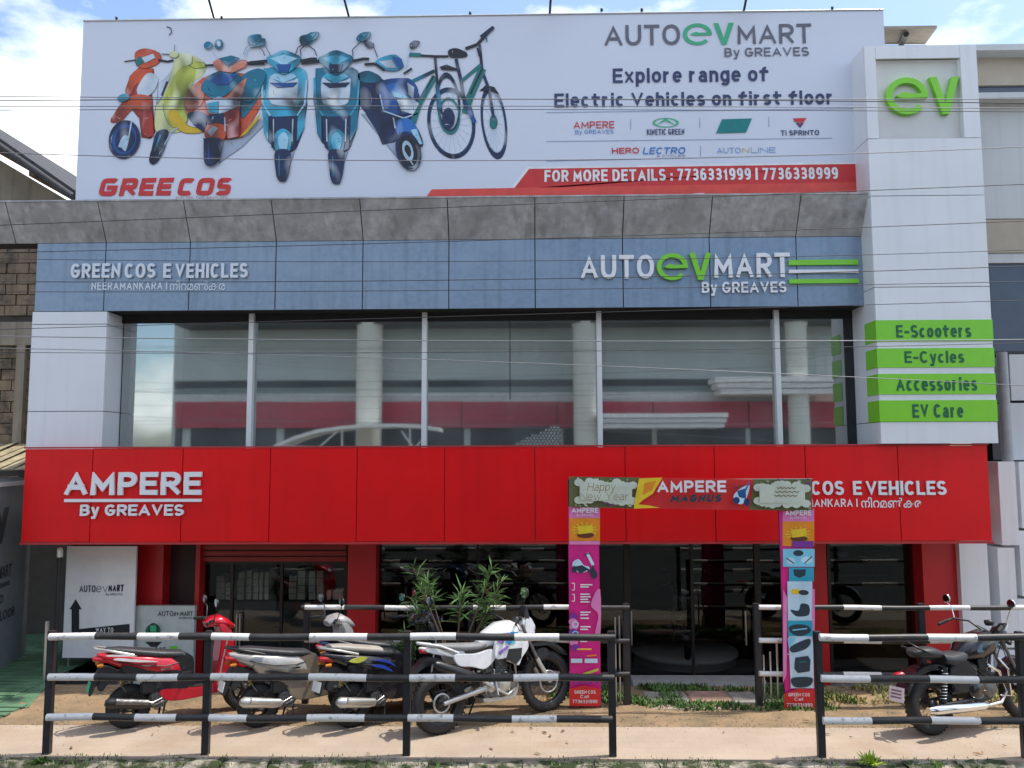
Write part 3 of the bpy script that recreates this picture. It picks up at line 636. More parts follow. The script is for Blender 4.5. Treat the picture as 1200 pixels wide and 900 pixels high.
# helmets / dark display stands behind glass
def accessory(px, py, r, m, label, cat='helmet'):
    Y = 12.9; p = P(px, py, Y); mb = MB()
    mb.lathe([(0, r), (r*.5, r*.87), (r*.87, r*.5), (r, 0), (r*.98, -r*.4), (r*.8, -r*.75), (r*.6, -r*.8)], (p.x, p.y, p.z), seg=18)
    t = empty('helmet', (p.x, p.y, p.z-r*.8), 0, label, cat)
    bw(mb, 'helmet_shell', m, t); bxw('visor', M_BPLA, p.x-r*.75, p.x+r*.75, p.y-r*1.02, p.y-r*.7, p.z-r*.35, p.z+r*.25, t, .02)
    bxw('glass_shelf', M_DARK, p.x-.35, p.x+.35, p.y-.12, p.y+.2, p.z-r*.8-.03, p.z-r*.8, shop)
accessory(617, 669, .11, mat('bronze_shell', (0.45, 0.24, 0.11), 0.35), 'bronze helmet on a shelf behind the middle shop window')
accessory(463, 661, .09, mat('pale_shell', (0.6, 0.6, 0.6), 0.35), 'pale helmet on a shelf at the left end of the middle shop window')
accessory(985, 648, .10, mat('navy_shell', (0.04, 0.08, 0.22), 0.35), 'navy helmet high behind the right shop window', )
for px, a, b in ((463, 447, 500), (617, 590, 655), (1000, 975, 1040)):
    for pyy in (653, 675):
        bxw('glass_shelf', mat('shelf_grey', (.25,.25,.25), .5), XP(a, 13.3), XP(b, 13.3), 13.25, 13.45, ZP(pyy, 13.3, px), ZP(pyy, 13.3, px)+.012, shop)

# ================================================================== BILLBOARD
bb = empty('billboard', (0, YBB, zSt-.3), 0, 'wide printed hoarding with scooters and bicycles above the fascia, AUTO EV MART range advert', 'billboard')
Xl0 = P(98, 24, YBB).x; Xl1 = P(1030, 11, YBB).x; zb0 = ZP(240, YBB); zb1 = ZP(17.5, YBB)
XbR = P(1035, 11, YBB).x
bxw('printed_sheet', M_SHEET, Xl0, XbR, YBB, YBB+.03, zb0, zb1, bb)
fr = MB()
for a in range(9):
    xx = Xl0+(XbR-Xl0)*(a+.5)/9; fr.box(xx-.03, xx+.03, YBB+.04, YBB+.1, zb0, zb1-.03)
fr.box(Xl0, XbR, YBB+.1, YBB+.15, zb0+.1, zb0+.16); fr.box(Xl0, XbR, YBB+.1, YBB+.15, zb1-.2, zb1-.14)
for a in (0.1, .5, .9):
    xx = Xl0+(XbR-Xl0)*a; fr.tube([(xx, YBB+.15, zb1-.3), (xx, YBB+1.6, zb0)], .03, 6)
bw(fr, 'frame', mat('rusty_frame', (0.12, 0.08, 0.06), 0.7, 0.3), bb)
bw(MB().tube([(Xl0, YBB-.005, zb1), (XbR, YBB-.005, zb1)], .014, 6), 'top_edge', M_STEEL, bb)
for a, b in (((252, 22), (242, -10)), ((410, 20), (402, -6)), ((644, 16), (646, -12)), ((871, 12), (877, -14))):
    p = P(a[0], a[1]+4, YBB+.06); q = P(b[0], b[1], YBB-.35)
    arm = bw(MB().tube([p, (p+q)/2, q, q+(q-p)*.2], .018, 6), 'lamp_arm', M_BLACK, bb)
    e = q+(q-p)*.2
    bw(MB().box(e.x-.13, e.x+.13, e.y-.1, e.y+.1, e.z-.02, e.z+.07), 'flood_lamp', M_BPLA, arm, .01)
for px, py in ((137, 22), (551, 16), (752, 12), (975, 10), (260, 21), (705,12)):
    p = P(px, py, YBB); bw(MB().lathe([(.0, .03), (.02, .02), (.02, -.02), (0, -.03)], (p.x, YBB-.01, p.z+.0), seg=8), 'clip', M_BLACK, bb)

# flat print built as thin coloured shapes
INK = {}; PR = random.Random(21)
def ink(name, c):
    if name not in INK: INK[name] = mat('print_'+name, c, 0.5, var=0.12, scale=5)
    return INK[name]
class Print:
    """flat print: coloured polygons in photo pixels, laid on plane Y, later ones 1 mm proud"""
    def __init__(s, ox, oy, k, Y): s.o = (ox, oy, k); s.Y = Y; s.mb = MB(); s.mats = []; s.lay = 0
    def pt(s, a, b):
        ox, oy, k = s.o; p = P(ox+a/k, oy+b/k, s.Y); return (p.x, p.z)
    def mi(s, m):
        if m not in s.mats: s.mats.append(m)
        return s.mats.index(m)
    def poly(s, m, pts, smooth=False):
        if smooth: pts = crom(pts)
        s.lay += 1; s.mb.flat([s.pt(*p) for p in pts], s.Y-.004-.0006*s.lay, s.mi(m))
        if s.fine: s.detail(m, pts)
        return s
    fine = False
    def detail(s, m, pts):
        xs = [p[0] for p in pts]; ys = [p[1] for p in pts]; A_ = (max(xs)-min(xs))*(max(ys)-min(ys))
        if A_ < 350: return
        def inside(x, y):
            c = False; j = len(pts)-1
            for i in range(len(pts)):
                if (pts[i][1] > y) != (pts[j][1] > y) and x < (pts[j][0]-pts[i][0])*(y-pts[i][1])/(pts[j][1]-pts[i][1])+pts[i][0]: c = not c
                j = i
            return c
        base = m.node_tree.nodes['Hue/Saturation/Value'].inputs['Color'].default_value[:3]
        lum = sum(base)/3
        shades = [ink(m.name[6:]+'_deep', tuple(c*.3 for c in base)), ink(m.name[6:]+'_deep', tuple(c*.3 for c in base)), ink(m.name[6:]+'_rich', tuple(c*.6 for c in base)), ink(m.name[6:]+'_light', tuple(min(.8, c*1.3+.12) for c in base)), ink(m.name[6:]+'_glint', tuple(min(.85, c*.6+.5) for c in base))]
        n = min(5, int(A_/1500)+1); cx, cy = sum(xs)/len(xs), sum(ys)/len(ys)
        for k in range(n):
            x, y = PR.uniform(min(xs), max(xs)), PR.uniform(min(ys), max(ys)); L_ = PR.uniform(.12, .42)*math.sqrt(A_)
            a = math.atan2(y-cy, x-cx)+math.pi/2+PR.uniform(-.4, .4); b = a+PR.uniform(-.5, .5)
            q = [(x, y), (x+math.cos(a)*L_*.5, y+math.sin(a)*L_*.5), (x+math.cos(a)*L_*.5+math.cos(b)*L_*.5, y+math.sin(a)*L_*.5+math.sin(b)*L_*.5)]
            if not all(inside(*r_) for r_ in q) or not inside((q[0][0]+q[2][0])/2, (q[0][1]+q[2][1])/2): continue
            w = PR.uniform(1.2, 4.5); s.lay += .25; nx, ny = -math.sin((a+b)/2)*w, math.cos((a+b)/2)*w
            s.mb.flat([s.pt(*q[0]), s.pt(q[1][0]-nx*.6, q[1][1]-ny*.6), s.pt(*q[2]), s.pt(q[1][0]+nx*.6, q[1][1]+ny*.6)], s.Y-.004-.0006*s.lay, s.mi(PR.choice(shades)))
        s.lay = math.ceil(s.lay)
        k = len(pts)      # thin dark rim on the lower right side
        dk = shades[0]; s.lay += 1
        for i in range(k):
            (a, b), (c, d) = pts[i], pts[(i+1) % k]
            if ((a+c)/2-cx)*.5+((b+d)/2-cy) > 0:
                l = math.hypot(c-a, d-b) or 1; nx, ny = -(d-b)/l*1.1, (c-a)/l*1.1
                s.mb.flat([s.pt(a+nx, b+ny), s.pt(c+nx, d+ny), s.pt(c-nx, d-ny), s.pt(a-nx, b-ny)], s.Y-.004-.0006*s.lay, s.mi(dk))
    def ell(s, m, cx, cy, rx, ry, rot=0, n=24, hole=None):
        c, sn = math.cos(R(rot)), math.sin(R(rot))
        q = lambda k, a: (cx+k*rx*math.cos(a)*c-k*ry*math.sin(a)*sn, cy+k*rx*math.cos(a)*sn+k*ry*math.sin(a)*c)
        if hole is None: return s.poly(m, [q(1, 2*math.pi*i/n) for i in range(n)])
        s.lay += 1
        for i in range(n):
            a, b = 2*math.pi*i/n, 2*math.pi*(i+1)/n
            s.mb.flat([s.pt(*q(1,a)), s.pt(*q(1,b)), s.pt(*q(hole,b)), s.pt(*q(hole,a))], s.Y-.004-.0006*s.lay, s.mi(m))
        return s
    def line(s, m, pts, w):
        s.lay += 1
        for (a, b), (c, d) in zip(pts[:-1], pts[1:]):
            l = math.hypot(c-a, d-b) or 1; nx, ny = -(d-b)/l*w/2, (c-a)/l*w/2
            s.mb.flat([s.pt(a+nx, b+ny), s.pt(c+nx, d+ny), s.pt(c-nx, d-ny), s.pt(a-nx, b-ny)], s.Y-.004-.0006*s.lay, s.mi(m))
        return s
    def done(s, name, parent, label=None):
        o = bw(s.mb, name, s.mats, parent)
        if label: o['label'] = label
        return o
def crom(pts, n=4, closed=True):
    o = []; k = len(pts)
    for i in range(k):
        p0, p1, p2, p3 = pts[(i-1) % k], pts[i], pts[(i+1) % k], pts[(i+2) % k]
        for j in range(n):
            t = j/n; t2 = t*t; t3 = t2*t
            o.append(tuple(.5*((2*b)+(-a+c)*t+(2*a-5*b+4*c-d)*t2+(-a+3*b-3*c+d)*t3) for a, b, c, d in zip(p0, p1, p2, p3)))
    return o
OR = ink('orange', (0.62, 0.09, 0.03)); OD = ink('dark_orange', (0.36, 0.03, 0.02)); PINK = ink('salmon', (0.68, 0.24, 0.16))
YE = ink('yellow', (0.50, 0.55, 0.09)); YL = ink('light_yellow', (0.66, 0.68, 0.34)); GO = ink('gold', (0.62, 0.40, 0.02))
NA = ink('navy', (0.01, 0.025, 0.09)); TE = ink('teal', (0.01, 0.17, 0.28)); CY = ink('cyan', (0.05, 0.40, 0.60)); LC = ink('pale_cyan', (0.35, 0.62, 0.78))
BLU = ink('blue', (0.01, 0.08, 0.30)); RB = ink('royal_blue', (0.02, 0.15, 0.48)); PALE = ink('pale_blue_white', (0.55, 0.64, 0.74)); BK = ink('near_black', (0.01, 0.012, 0.02)); SH = ink('ground_tone', (0.36, 0.42, 0.53)); GT = ink('green_teal', (0.01, 0.17, 0.17))
RIM = ink('silver_blue', (0.40, 0.55, 0.68))
# 1 orange scooter (three-quarter from the front left)
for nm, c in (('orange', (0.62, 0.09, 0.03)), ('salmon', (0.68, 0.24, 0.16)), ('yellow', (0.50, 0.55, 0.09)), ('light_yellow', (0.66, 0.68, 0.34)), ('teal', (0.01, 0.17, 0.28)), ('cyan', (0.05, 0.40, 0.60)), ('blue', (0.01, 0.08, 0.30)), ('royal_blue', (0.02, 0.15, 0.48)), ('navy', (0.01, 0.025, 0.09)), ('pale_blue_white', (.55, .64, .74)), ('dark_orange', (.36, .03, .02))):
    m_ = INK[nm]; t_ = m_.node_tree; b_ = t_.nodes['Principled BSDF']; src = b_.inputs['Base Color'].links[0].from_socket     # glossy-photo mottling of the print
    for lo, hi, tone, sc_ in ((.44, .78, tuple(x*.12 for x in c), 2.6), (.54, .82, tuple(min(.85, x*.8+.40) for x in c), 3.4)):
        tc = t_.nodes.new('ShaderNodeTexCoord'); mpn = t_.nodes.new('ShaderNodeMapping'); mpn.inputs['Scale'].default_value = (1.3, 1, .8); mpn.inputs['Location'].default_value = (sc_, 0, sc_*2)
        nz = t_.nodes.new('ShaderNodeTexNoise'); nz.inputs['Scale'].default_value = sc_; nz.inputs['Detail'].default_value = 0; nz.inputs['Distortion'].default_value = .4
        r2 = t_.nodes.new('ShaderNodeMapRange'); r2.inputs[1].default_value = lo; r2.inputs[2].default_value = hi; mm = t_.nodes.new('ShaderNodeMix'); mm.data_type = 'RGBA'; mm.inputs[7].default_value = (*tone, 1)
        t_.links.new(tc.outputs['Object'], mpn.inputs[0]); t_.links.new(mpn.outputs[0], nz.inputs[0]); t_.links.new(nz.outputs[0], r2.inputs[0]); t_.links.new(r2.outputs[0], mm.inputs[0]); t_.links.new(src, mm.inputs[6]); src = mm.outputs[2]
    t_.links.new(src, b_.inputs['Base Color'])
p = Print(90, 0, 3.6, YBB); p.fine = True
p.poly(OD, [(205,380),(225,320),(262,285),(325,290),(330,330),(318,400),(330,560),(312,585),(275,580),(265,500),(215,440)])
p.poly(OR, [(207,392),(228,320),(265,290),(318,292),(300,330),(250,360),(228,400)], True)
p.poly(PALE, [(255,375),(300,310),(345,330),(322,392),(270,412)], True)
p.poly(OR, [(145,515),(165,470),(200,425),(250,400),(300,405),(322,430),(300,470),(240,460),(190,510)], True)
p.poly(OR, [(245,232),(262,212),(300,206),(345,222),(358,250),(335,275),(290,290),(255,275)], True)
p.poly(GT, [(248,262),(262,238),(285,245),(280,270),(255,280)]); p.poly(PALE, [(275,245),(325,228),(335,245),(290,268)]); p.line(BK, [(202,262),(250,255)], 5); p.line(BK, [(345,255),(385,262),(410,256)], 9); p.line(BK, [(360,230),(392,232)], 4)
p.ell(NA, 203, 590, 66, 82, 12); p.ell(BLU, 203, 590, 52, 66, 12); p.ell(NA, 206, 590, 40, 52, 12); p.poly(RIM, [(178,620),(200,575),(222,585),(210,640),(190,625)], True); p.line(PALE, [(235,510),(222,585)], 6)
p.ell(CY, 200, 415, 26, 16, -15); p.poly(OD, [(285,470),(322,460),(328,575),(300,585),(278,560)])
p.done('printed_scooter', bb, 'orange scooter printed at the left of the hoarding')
# 2 yellow scooter
p = Print(90, 0, 3.6, YBB); p.fine = True
p.poly(YL, [(410,262),(440,225),(495,235),(540,262),(548,290),(520,330),(500,340),(455,430),(470,500),(440,555),(380,560),(335,555),(328,500),(345,400),(380,330),(400,300)], True)
p.poly(YE, [(440,285),(490,275),(500,330),(452,430),(468,505),(425,540),(385,520),(365,440),(395,350)], True)
p.poly(GO, [(388,470),(420,465),(470,530),(540,545),(520,562),(450,560),(400,520)], True)
p.poly(PALE, [(345,352),(382,322),(405,290),(390,340),(360,410),(340,440)]); p.line(NA, [(383,345),(360,405)], 9); p.poly(YE, [(480,280),(492,238),(508,262),(540,268),(545,285),(500,290)]); p.line(NA, [(490,240),(488,270),(470,280)], 3)
p.poly(NA, [(315,640),(338,560),(385,550),(382,600),(352,670),(325,695),(308,680)], True); p.line(CY, [(330,640),(355,570)], 7); p.line(RIM, [(372,612),(400,560),(430,540)], 5)
p.line(NA, [(380,115),(398,120),(402,140),(390,150)], 4); p.line(NA, [(413,222),(415,190)], 3); p.ell(YL, 412, 232, 20, 14)
p.done('printed_scooter', bb, 'yellow scooter printed second from the left on the hoarding')
# 3 orange and blue scooter (front)
p = Print(90, 0, 3.6, YBB); p.fine = True
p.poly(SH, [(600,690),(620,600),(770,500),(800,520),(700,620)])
p.poly(OR, [(450,440),(470,380),(530,330),(600,300),(700,310),(790,330),(800,400),(760,480),(700,580),(640,590),(560,580),(470,480)])
p.poly(TE, [(690,330),(760,290),(800,310),(800,360),(750,440),(700,500),(690,420)], True); p.poly(PINK, [(455,430),(480,370),(520,350),(540,400),(520,450),(470,460)], True)
p.poly(NA, [(470,480),(520,470),(560,500),(550,560),(510,540),(480,510)], True)
p.poly(TE, [(525,370),(560,320),(620,300),(680,310),(690,350),(650,390),(590,420),(545,400)], True); p.poly(BLU, [(560,340),(610,310),(680,320),(640,360),(590,360)]); p.poly(TE, [(690,345),(770,300),(798,330),(740,430),(690,410)], True)
p.poly(PINK, [(610,440),(690,350),(720,330),(700,400),(640,470)]); p.poly(PALE, [(545,430),(600,410),(690,430),(688,490),(560,480)]); p.poly(CY, [(548,440),(600,430),(600,480),(560,475)])
p.poly(PINK, [(575,265),(600,250),(640,290),(700,255),(722,262),(715,285),(660,310),(620,305),(590,295)]); p.poly(TE, [(600,250),(650,238),(690,250),(640,280)]); p.line(BK, [(545,280),(580,278)], 9); p.line(BK, [(722,272),(795,270)], 14)
p.line(RIM, [(560,200),(595,250)], 3); p.ell(TE, 557, 195, 18, 16); p.ell(TE, 602, 190, 18, 22); p.ell(PALE, 603, 190, 9, 12); p.line(RIM, [(712,245),(720,215),(745,195)], 4); p.poly(TE, [(735,205),(750,160),(798,168),(800,195),(770,200)]); p.line(NA, [(800,200),(820,240)], 4)
p.poly(OR, [(542,570),(555,530),(590,515),(625,530),(628,590),(560,590)], True); p.poly(PALE, [(555,560),(580,535),(600,545),(570,580)]); p.poly(OD, [(625,480),(690,450),(690,580),(640,590),(628,540)]); p.poly(NA, [(560,490),(625,480),(630,530),(590,520),(560,530)]); p.poly(GO, [(690,585),(780,480),(770,510),(720,570)])
p.poly(NA, [(540,600),(545,588),(610,588),(614,620),(605,680),(572,705),(545,690)], True); p.line(BLU, [(560,610),(562,680)], 6); p.line(PALE, [(629,500),(631,560)], 5)
p.done('printed_scooter', bb, 'orange and blue scooter printed third from the left on the hoarding')
# front-view scooters: light blue, blue
def front_scooter(ox, main, lite, dark, cx, lean, label, top=245, bot=770):
    p = Print(ox, 0, 3.6, YBB); p.fine = True; X = lambda a, b: (cx+a+lean*(b-500)/500.0, b)
    G = lambda m, pts, sm=False: p.poly(m, [X(*q) for q in pts], sm)
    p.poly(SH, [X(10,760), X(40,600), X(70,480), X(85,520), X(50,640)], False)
    G(dark, [(-85,300),(-60,285),(70,285),(98,330),(100,440),(82,560),(60,620),(40,640),(-20,640),(-60,600),(-80,500),(-98,420)])
    G(main, [(-88,310),(-70,288),(72,288),(100,340),(88,450),(50,490),(-40,495),(-85,450)], True)
    G(PALE, [(-60,330),(-20,350),(40,340),(60,335),(55,420),(30,445),(-30,445),(-60,425)], True); G(lite, [(-62,325),(0,352),(58,325),(40,312),(-40,312)]); G(dark, [(-62,350),(-30,372),(40,368),(58,350),(20,352)]) 
    p.line(lite, [X(-92,330), X(-88,440), X(-55,490)], 9); p.line(lite, [X(96,340), X(90,440), X(60,490)], 8)
    G(main, [(60,490),(95,440),(90,540),(60,600),(52,560)]); G(NA, [(-60,495),(60,490),(56,630),(30,640),(30,560),(-25,560),(-28,640),(-48,620)]); G(main, [(-92,430),(-62,492),(-60,600),(-80,560)])
    G(main, [(-34,570),(0,545),(36,570),(34,625),(20,650),(-15,650),(-32,630)], True); G(lite, [(-20,585),(5,560),(25,590),(15,640),(-10,640)], True)
    G(NA, [(-30,640),(32,640),(30,720),(16,bot-4),(0,bot),(-16,bot-8),(-28,720)], True); p.line(TE, [X(-14,660), X(-12,745)], 5); p.line(PALE, [X(-40,505), X(-38,600)], 5); p.line(PALE, [X(42,505), X(40,600)], 5)
    G(main, [(-75,252),(-50,235),(0,top-30),(55,235),(72,250),(50,285),(0,318),(-45,285)], True); G(lite, [(-60,250),(0,235),(60,250),(20,270),(0,300),(-20,270)]); G(dark, [(-30,275),(30,275),(20,310),(-20,310)])
    p.line(BK, [X(-145,270), X(-70,262)], 14); p.line(BK, [X(70,262), X(120,252), X(140,254)], 12)
    p.line(NA, [X(-80,240), X(-90,215), X(-125,190)], 4); p.line(NA, [X(-170,235), X(-160,205), X(-135,190)], 4)
    G(TE, [(-150,158),(-100,150),(-98,180),(-120,195),(-148,190)], True)
    p.line(NA, [X(72,240), X(70,215), X(105,180)], 4); G(TE, [(85,170),(105,145),(145,140),(140,165),(110,180)], True); G(CY, [(105,150),(135,145),(120,165)])
    return p.done('printed_scooter', bb, label)
front_scooter(90, CY, LC, BLU, 872, -8, 'pale blue scooter printed fourth from the left on the hoarding', bot=768)
front_scooter(340, TE, CY, NA, 195, 0, 'teal-blue scooter printed fifth from the left on the hoarding', bot=778)
# 6 blue scooter leaning
p = Print(340, 0, 3.6, YBB); p.fine = True
p.poly(SH, [(480,700),(300,480),(340,480),(460,620)]); p.poly(NA, [(285,310),(330,298),(380,330),(400,340),(520,340),(545,400),(545,470),(520,520),(480,560),(440,600),(390,610),(370,560),(320,480),(290,440)])
p.poly(TE, [(288,312),(335,300),(385,330),(360,350),(300,345)], True); p.poly(BLU, [(385,345),(480,330),(520,345),(540,400),(500,480),(400,470),(380,420)], True); p.poly(RB, [(400,360),(450,350),(490,400),(505,420),(440,410),(420,380)]); p.poly(CY, [(430,385),(500,410),(505,422),(440,412)])
p.poly(PALE, [(495,350),(525,370),(520,420),(500,400)]); p.line(RIM, [(380,400),(395,470),(480,500),(540,480)], 6); p.poly(PALE, [(450,420),(520,420),(545,440),(520,485),(470,470)])
p.poly(RB, [(440,520),(490,500),(530,530),(562,610),(530,620),(480,600),(450,560)], True); p.poly(LC, [(510,550),(535,545),(560,610),(540,612)]); p.poly(CY, [(360,262),(400,240),(450,235),(478,280),(450,300),(410,300),(380,285)], True); p.poly(PALE, [(375,262),(430,255),(450,290),(410,290)]); p.poly(RB, [(430,240),(470,250),(480,285),(460,295)])
p.line(BK, [(315,275),(360,272),(400,300)], 11); p.line(BK, [(480,315),(515,292)], 9); p.line(NA, [(370,245),(355,205),(330,185)], 4); p.poly(NA, [(305,175),(345,180),(355,200),(330,205)], True); p.line(RIM, [(490,300),(500,240),(512,205)], 4); p.poly(NA, [(505,190),(525,175),(548,180),(535,200),(512,210)], True)
p.ell(NA, 500, 640, 52, 84, -14); p.ell(BK, 500, 640, 36, 66, -14); p.ell(RIM, 498, 640, 22, 44, -14, hole=.6); p.line(PALE, [(437,500),(445,545)], 6); p.line(RIM, [(482,640),(520,700)], 5)
p.done('printed_scooter', bb, 'royal blue leaning scooter printed sixth from the left on the hoarding')
# 7, 8 bicycles
p = Print(340, 0, 3.6, YBB); p.fine = True
p.ell(NA, 680, 520, 101, 152, -8, n=36, hole=.86); p.ell(TE, 680, 520, 88, 134, -8, n=36, hole=.975)
for k in range(10): a = math.pi*k/10+.1; p.line(RIM, [(680-84*math.cos(a), 520-126*math.sin(a)), (680+84*math.cos(a), 520+126*math.sin(a))], 1.6)
p.ell(NA, 668, 438, 50, 132, -5, n=30, hole=.82); p.ell(GT, 672, 490, 46, 78, -5, n=26, hole=.86); p.ell(NA, 668, 500, 26, 44, 0); p.line(TE, [(515,345),(610,300)], 14); p.line(GT, [(610,325),(545,440),(520,520)], 24); p.line(NA, [(608,320),(545,430)], 6); p.line(NA, [(612,240),(622,360),(640,480)], 11); p.line(BK, [(500,235),(560,237),(612,240),(668,240)], 10); p.line(GT, [(505,232),(552,234)], 16); p.line(TE, [(620,360),(632,460)], 16); p.line(NA, [(640,480),(690,520)], 7)
p.done('printed_bicycle', bb, 'navy bicycle printed at the left of the bicycle pair')
p = Print(340, 0, 3.6, YBB); p.fine = True
p.ell(NA, 860, 518, 54, 156, -7, n=36, hole=.82); p.ell(RIM, 860, 518, 44, 128, -7, n=30, hole=.96)
for k in range(8): a = math.pi*k/8+.1; p.line(RIM, [(860-40*math.cos(a), 518-120*math.sin(a)), (860+40*math.cos(a), 518+120*math.sin(a))], 1.6)
p.poly(BK, [(798,385),(825,360),(860,368),(880,398),(850,385),(815,385)]); p.ell(GT, 858, 515, 16, 30); p.line(NA, [(800,190),(810,300),(840,380),(860,510)], 12); p.line(GT, [(812,290),(755,420),(740,480)], 32); p.line(BK, [(812,290),(760,400)], 8); p.line(GT, [(722,345),(805,275)], 14); p.line(NA, [(700,250),(722,345),(735,430),(770,500)], 14); p.poly(BK, [(668,215),(700,205),(740,222),(745,240),(700,245),(672,240)], True); p.line(BK, [(740,208),(790,190),(858,115)], 13); p.line(NA, [(805,160),(858,118)], 16); p.line(TE, [(828,160),(830,180)], 6); p.line(NA, [(790,205),(800,240)], 8); p.poly(BK, [(630,285),(660,275),(700,290),(706,300),(640,296)]); p.line(BLU, [(735,430),(780,520)], 18)
p.done('printed_bicycle', bb, 'green bicycle with raised handlebar printed at the right of the bicycle pair')
# red strip and wording
RS = ink('strip_red', (0.60, 0.03, 0.03)); RS2 = ink('strip_light_red', (0.72, 0.07, 0.05)); WH = ink('print_white', (0.78, 0.78, 0.80)); GR = ink('leaf_green', (0.05, 0.42, 0.22)); INKN = ink('ink_navy', (0.03, 0.045, 0.13)); GY = ink('ink_grey', (0.13, 0.13, 0.17)); LN = ink('thin_rule', (0.30, 0.36, 0.50))
p = Print(0, 0, 1, YBB)
p.poly(WH, [(597,222),(618,195.5),(1012,190),(1012,193),(622,198),(603,224)]); p.poly(RS, [(600,224),(620,198),(1012,192),(1012,215),(600,222)]); p.poly(RS2, [(494,238),(506,222),(1012,213.5),(1012,238)])
p.done('red_strip', bb)
p = Print(0, 0, 1, YBB)
for a in ((739, 146), (820, 144), (901, 143), (821, 177)): p.line(LN, [(a[0], a[1]-6), (a[0], a[1]+6)], .8)
p.line(LN, [(640,166),(975,162)], .7); p.line(LN, [(640,189),(975,181)], .7); p.line(LN, [(640,132),(1020,127)], .7)
p.ell(GR, 780, 144, 15.5, 5.6, hole=.82); p.poly(GR, [(768,147),(780,139),(792,147),(784,144),(780,142)]); p.poly(ink('deep_teal', (0.0, 0.20, 0.20)), [(839,156.5),(846,140),(881,139),(874,155.5)])
p.poly(RS, [(929,139),(945,138.5),(942,143),(931,143)]); p.poly(INKN, [(932,144),(942,143.8),(937.5,150)]); p.poly(RS, [(935,144),(939,143.8),(937,147.5)]); p.poly(WH, [(667,229.5),(678,229),(678,240),(667,240)]); p.line(WH, [(812,227.5),(826,227),(826,238),(812,238),(812,227.5),(819,233),(826,227)], 1); p.line(WH, [(524,232),(533,231),(533,238),(524,238),(524,232)], 1)
p.done('brand_marks', bb)
T = lambda s, a, b, c, d, m, bold=.0, **k: lettering(bb, s, a, b, c, d, YBB-.010, m, bold, **k)
T('AUTO', 708, 29, 797, 53, GY, .012); T('MART', 864, 28, 951, 51, GY, .012); T('By GREAVES', 849, 55.5, 948, 69, GY, .022)
(ring, bar), vv = ev_polys(XP(800, YBB, 40), XP(860, YBB, 40), ZP(53, YBB, 830), ZP(27.5, YBB, 830)); mb = MB()
for q in ring: mb.flat(q, YBB-.011)
mb.flat(bar, YBB-.0115); mb.flat(vv, YBB-.011); bw(mb, 'lettering', GR, bb)
T('Explore range of', 718, 79, 901, 101, INKN, .028); T('Electric Vehicles on first floor', 649.5, 107.5, 977, 124, INKN, .03)
T('FOR MORE DETAILS : 7736331999 | 7736338999', 638, 197.5, 982, 211.5, WH, .03, spacing=1.0)
T('AMPERE', 672, 142, 720, 150.5, RS, .01); T('By GREAVES', 674, 152, 719, 158, ink('mid_blue', (0.05, .2, .5))); T('KINETIC GREEN', 758, 151, 802, 158, INKN, .01); T('Ti SPRINTO', 915, 152.5, 960, 158.5, INKN, .03)
T('HERO', 717, 173, 749, 180, RS, .03); T('LECTRO', 753, 172.5, 804, 180.5, ink('mid_blue', (0.05, .2, .5)), .03, shear=.2); T('e CYCLES', 770, 181.5, 803, 184, INKN); T('AUTO', 840, 173, 868, 179.5, ink('pale_mid_blue', (.2, .35, .6))); T('LINE', 880, 172.5, 909, 179, ink('pale_mid_blue', (.2, .35, .6))); T('N', 870, 173, 878, 179, GO)
T('greencos  E  vehicles', 682, 229.5, 790, 240, WH, .01); T('neeramankara@gmail.com', 832, 228, 960, 239, WH, .01); T('greencos vehicles', 538, 231, 625, 241, WH, .01)
lettering(bb, 'GREE', 115, 208.5, 204, 229.5, YBB-.008, RS, .07, shear=.2, squ=.4); lettering(bb, 'COS', 207, 208.5, 273, 229, YBB-.008, RS, .07, shear=.2, squ=.4)
lettering(bb, 'ELECTRIC TWO WHEELERS', 206, 230, 266, 233, YBB-.008, PINK)

# ================================================================== FASCIA SIGNS (raised letters)
def sign(name, label, cat, cx, cy, Y):
    q = P(cx, cy, Y); return empty(name, (q.x, q.y, q.z), 0, label, cat)
s = sign('company_sign', 'raised white AUTO MART letters with lime green ev on the blue-grey fascia', 'sign', 800, 346, YB)
LK = dict(depth=.035, split=True)
lettering(s, 'AUTO', 680, 299.5, 766, 327, YB-.012, M_LETTER, .018, **LK); lettering(s, 'MART', 836, 297, 925, 325.5, YB-.012, M_LETTER, .018, **LK)
ev_emblem(s, 769, 297.5, 833, 329, YB-.012, M_GREEN, .05); lettering(s, 'By GREAVES', 822, 330.5, 921, 347, YB-.012, M_LETTER, .026, depth=.025, split=True)
for a, b, m_, lb in ((305, 311, M_GREEN, 'upper lime green stripe bar on the blue-grey fascia beside MART'), (316.5, 320.5, M_LETTER, 'white stripe bar between the two green bars on the blue-grey fascia'), (327.5, 332.5, M_GREEN, 'lower lime green stripe bar on the blue-grey fascia beside MART')):
    o = at_base(one_box('stripe_bar', m_, XP(931, YB), XP(1014, YB), YB-.04, YB-.004, ZP(b, YB, 970), ZP(a, YB, 970))); tag(o, lb, 'sign', 'stripe bars on the upper fascia')
s = sign('dealer_sign', 'raised white GREEN COS E VEHICLES letters with a Malayalam place name on the blue-grey fascia', 'sign', 188, 340, YB)
M_L2 = mat('off_white_letter', (0.70, 0.74, 0.80), 0.4, var=.02)
for t_, a, b in (('GREEN', 84, 142), ('COS', 147, 183), ('E', 192, 201), ('VEHICLES', 206, 291)): lettering(s, t_, a, 309, b, 326, YB-.012, M_L2, .03, depth=.025, split=True)
lettering(s, 'NEERAMANKARA |', 107, 330, 196, 339.5, YB-.010, M_L2, .015); lettering(s, 'നിറമൺകര', 199, 328.5, 264, 340, YB-.010, M_L2, .006)
s = sign('canopy_brand_sign', 'raised white AMPERE By GREAVES letters with underline at the left of the red canopy', 'sign', 158, 606, YR)
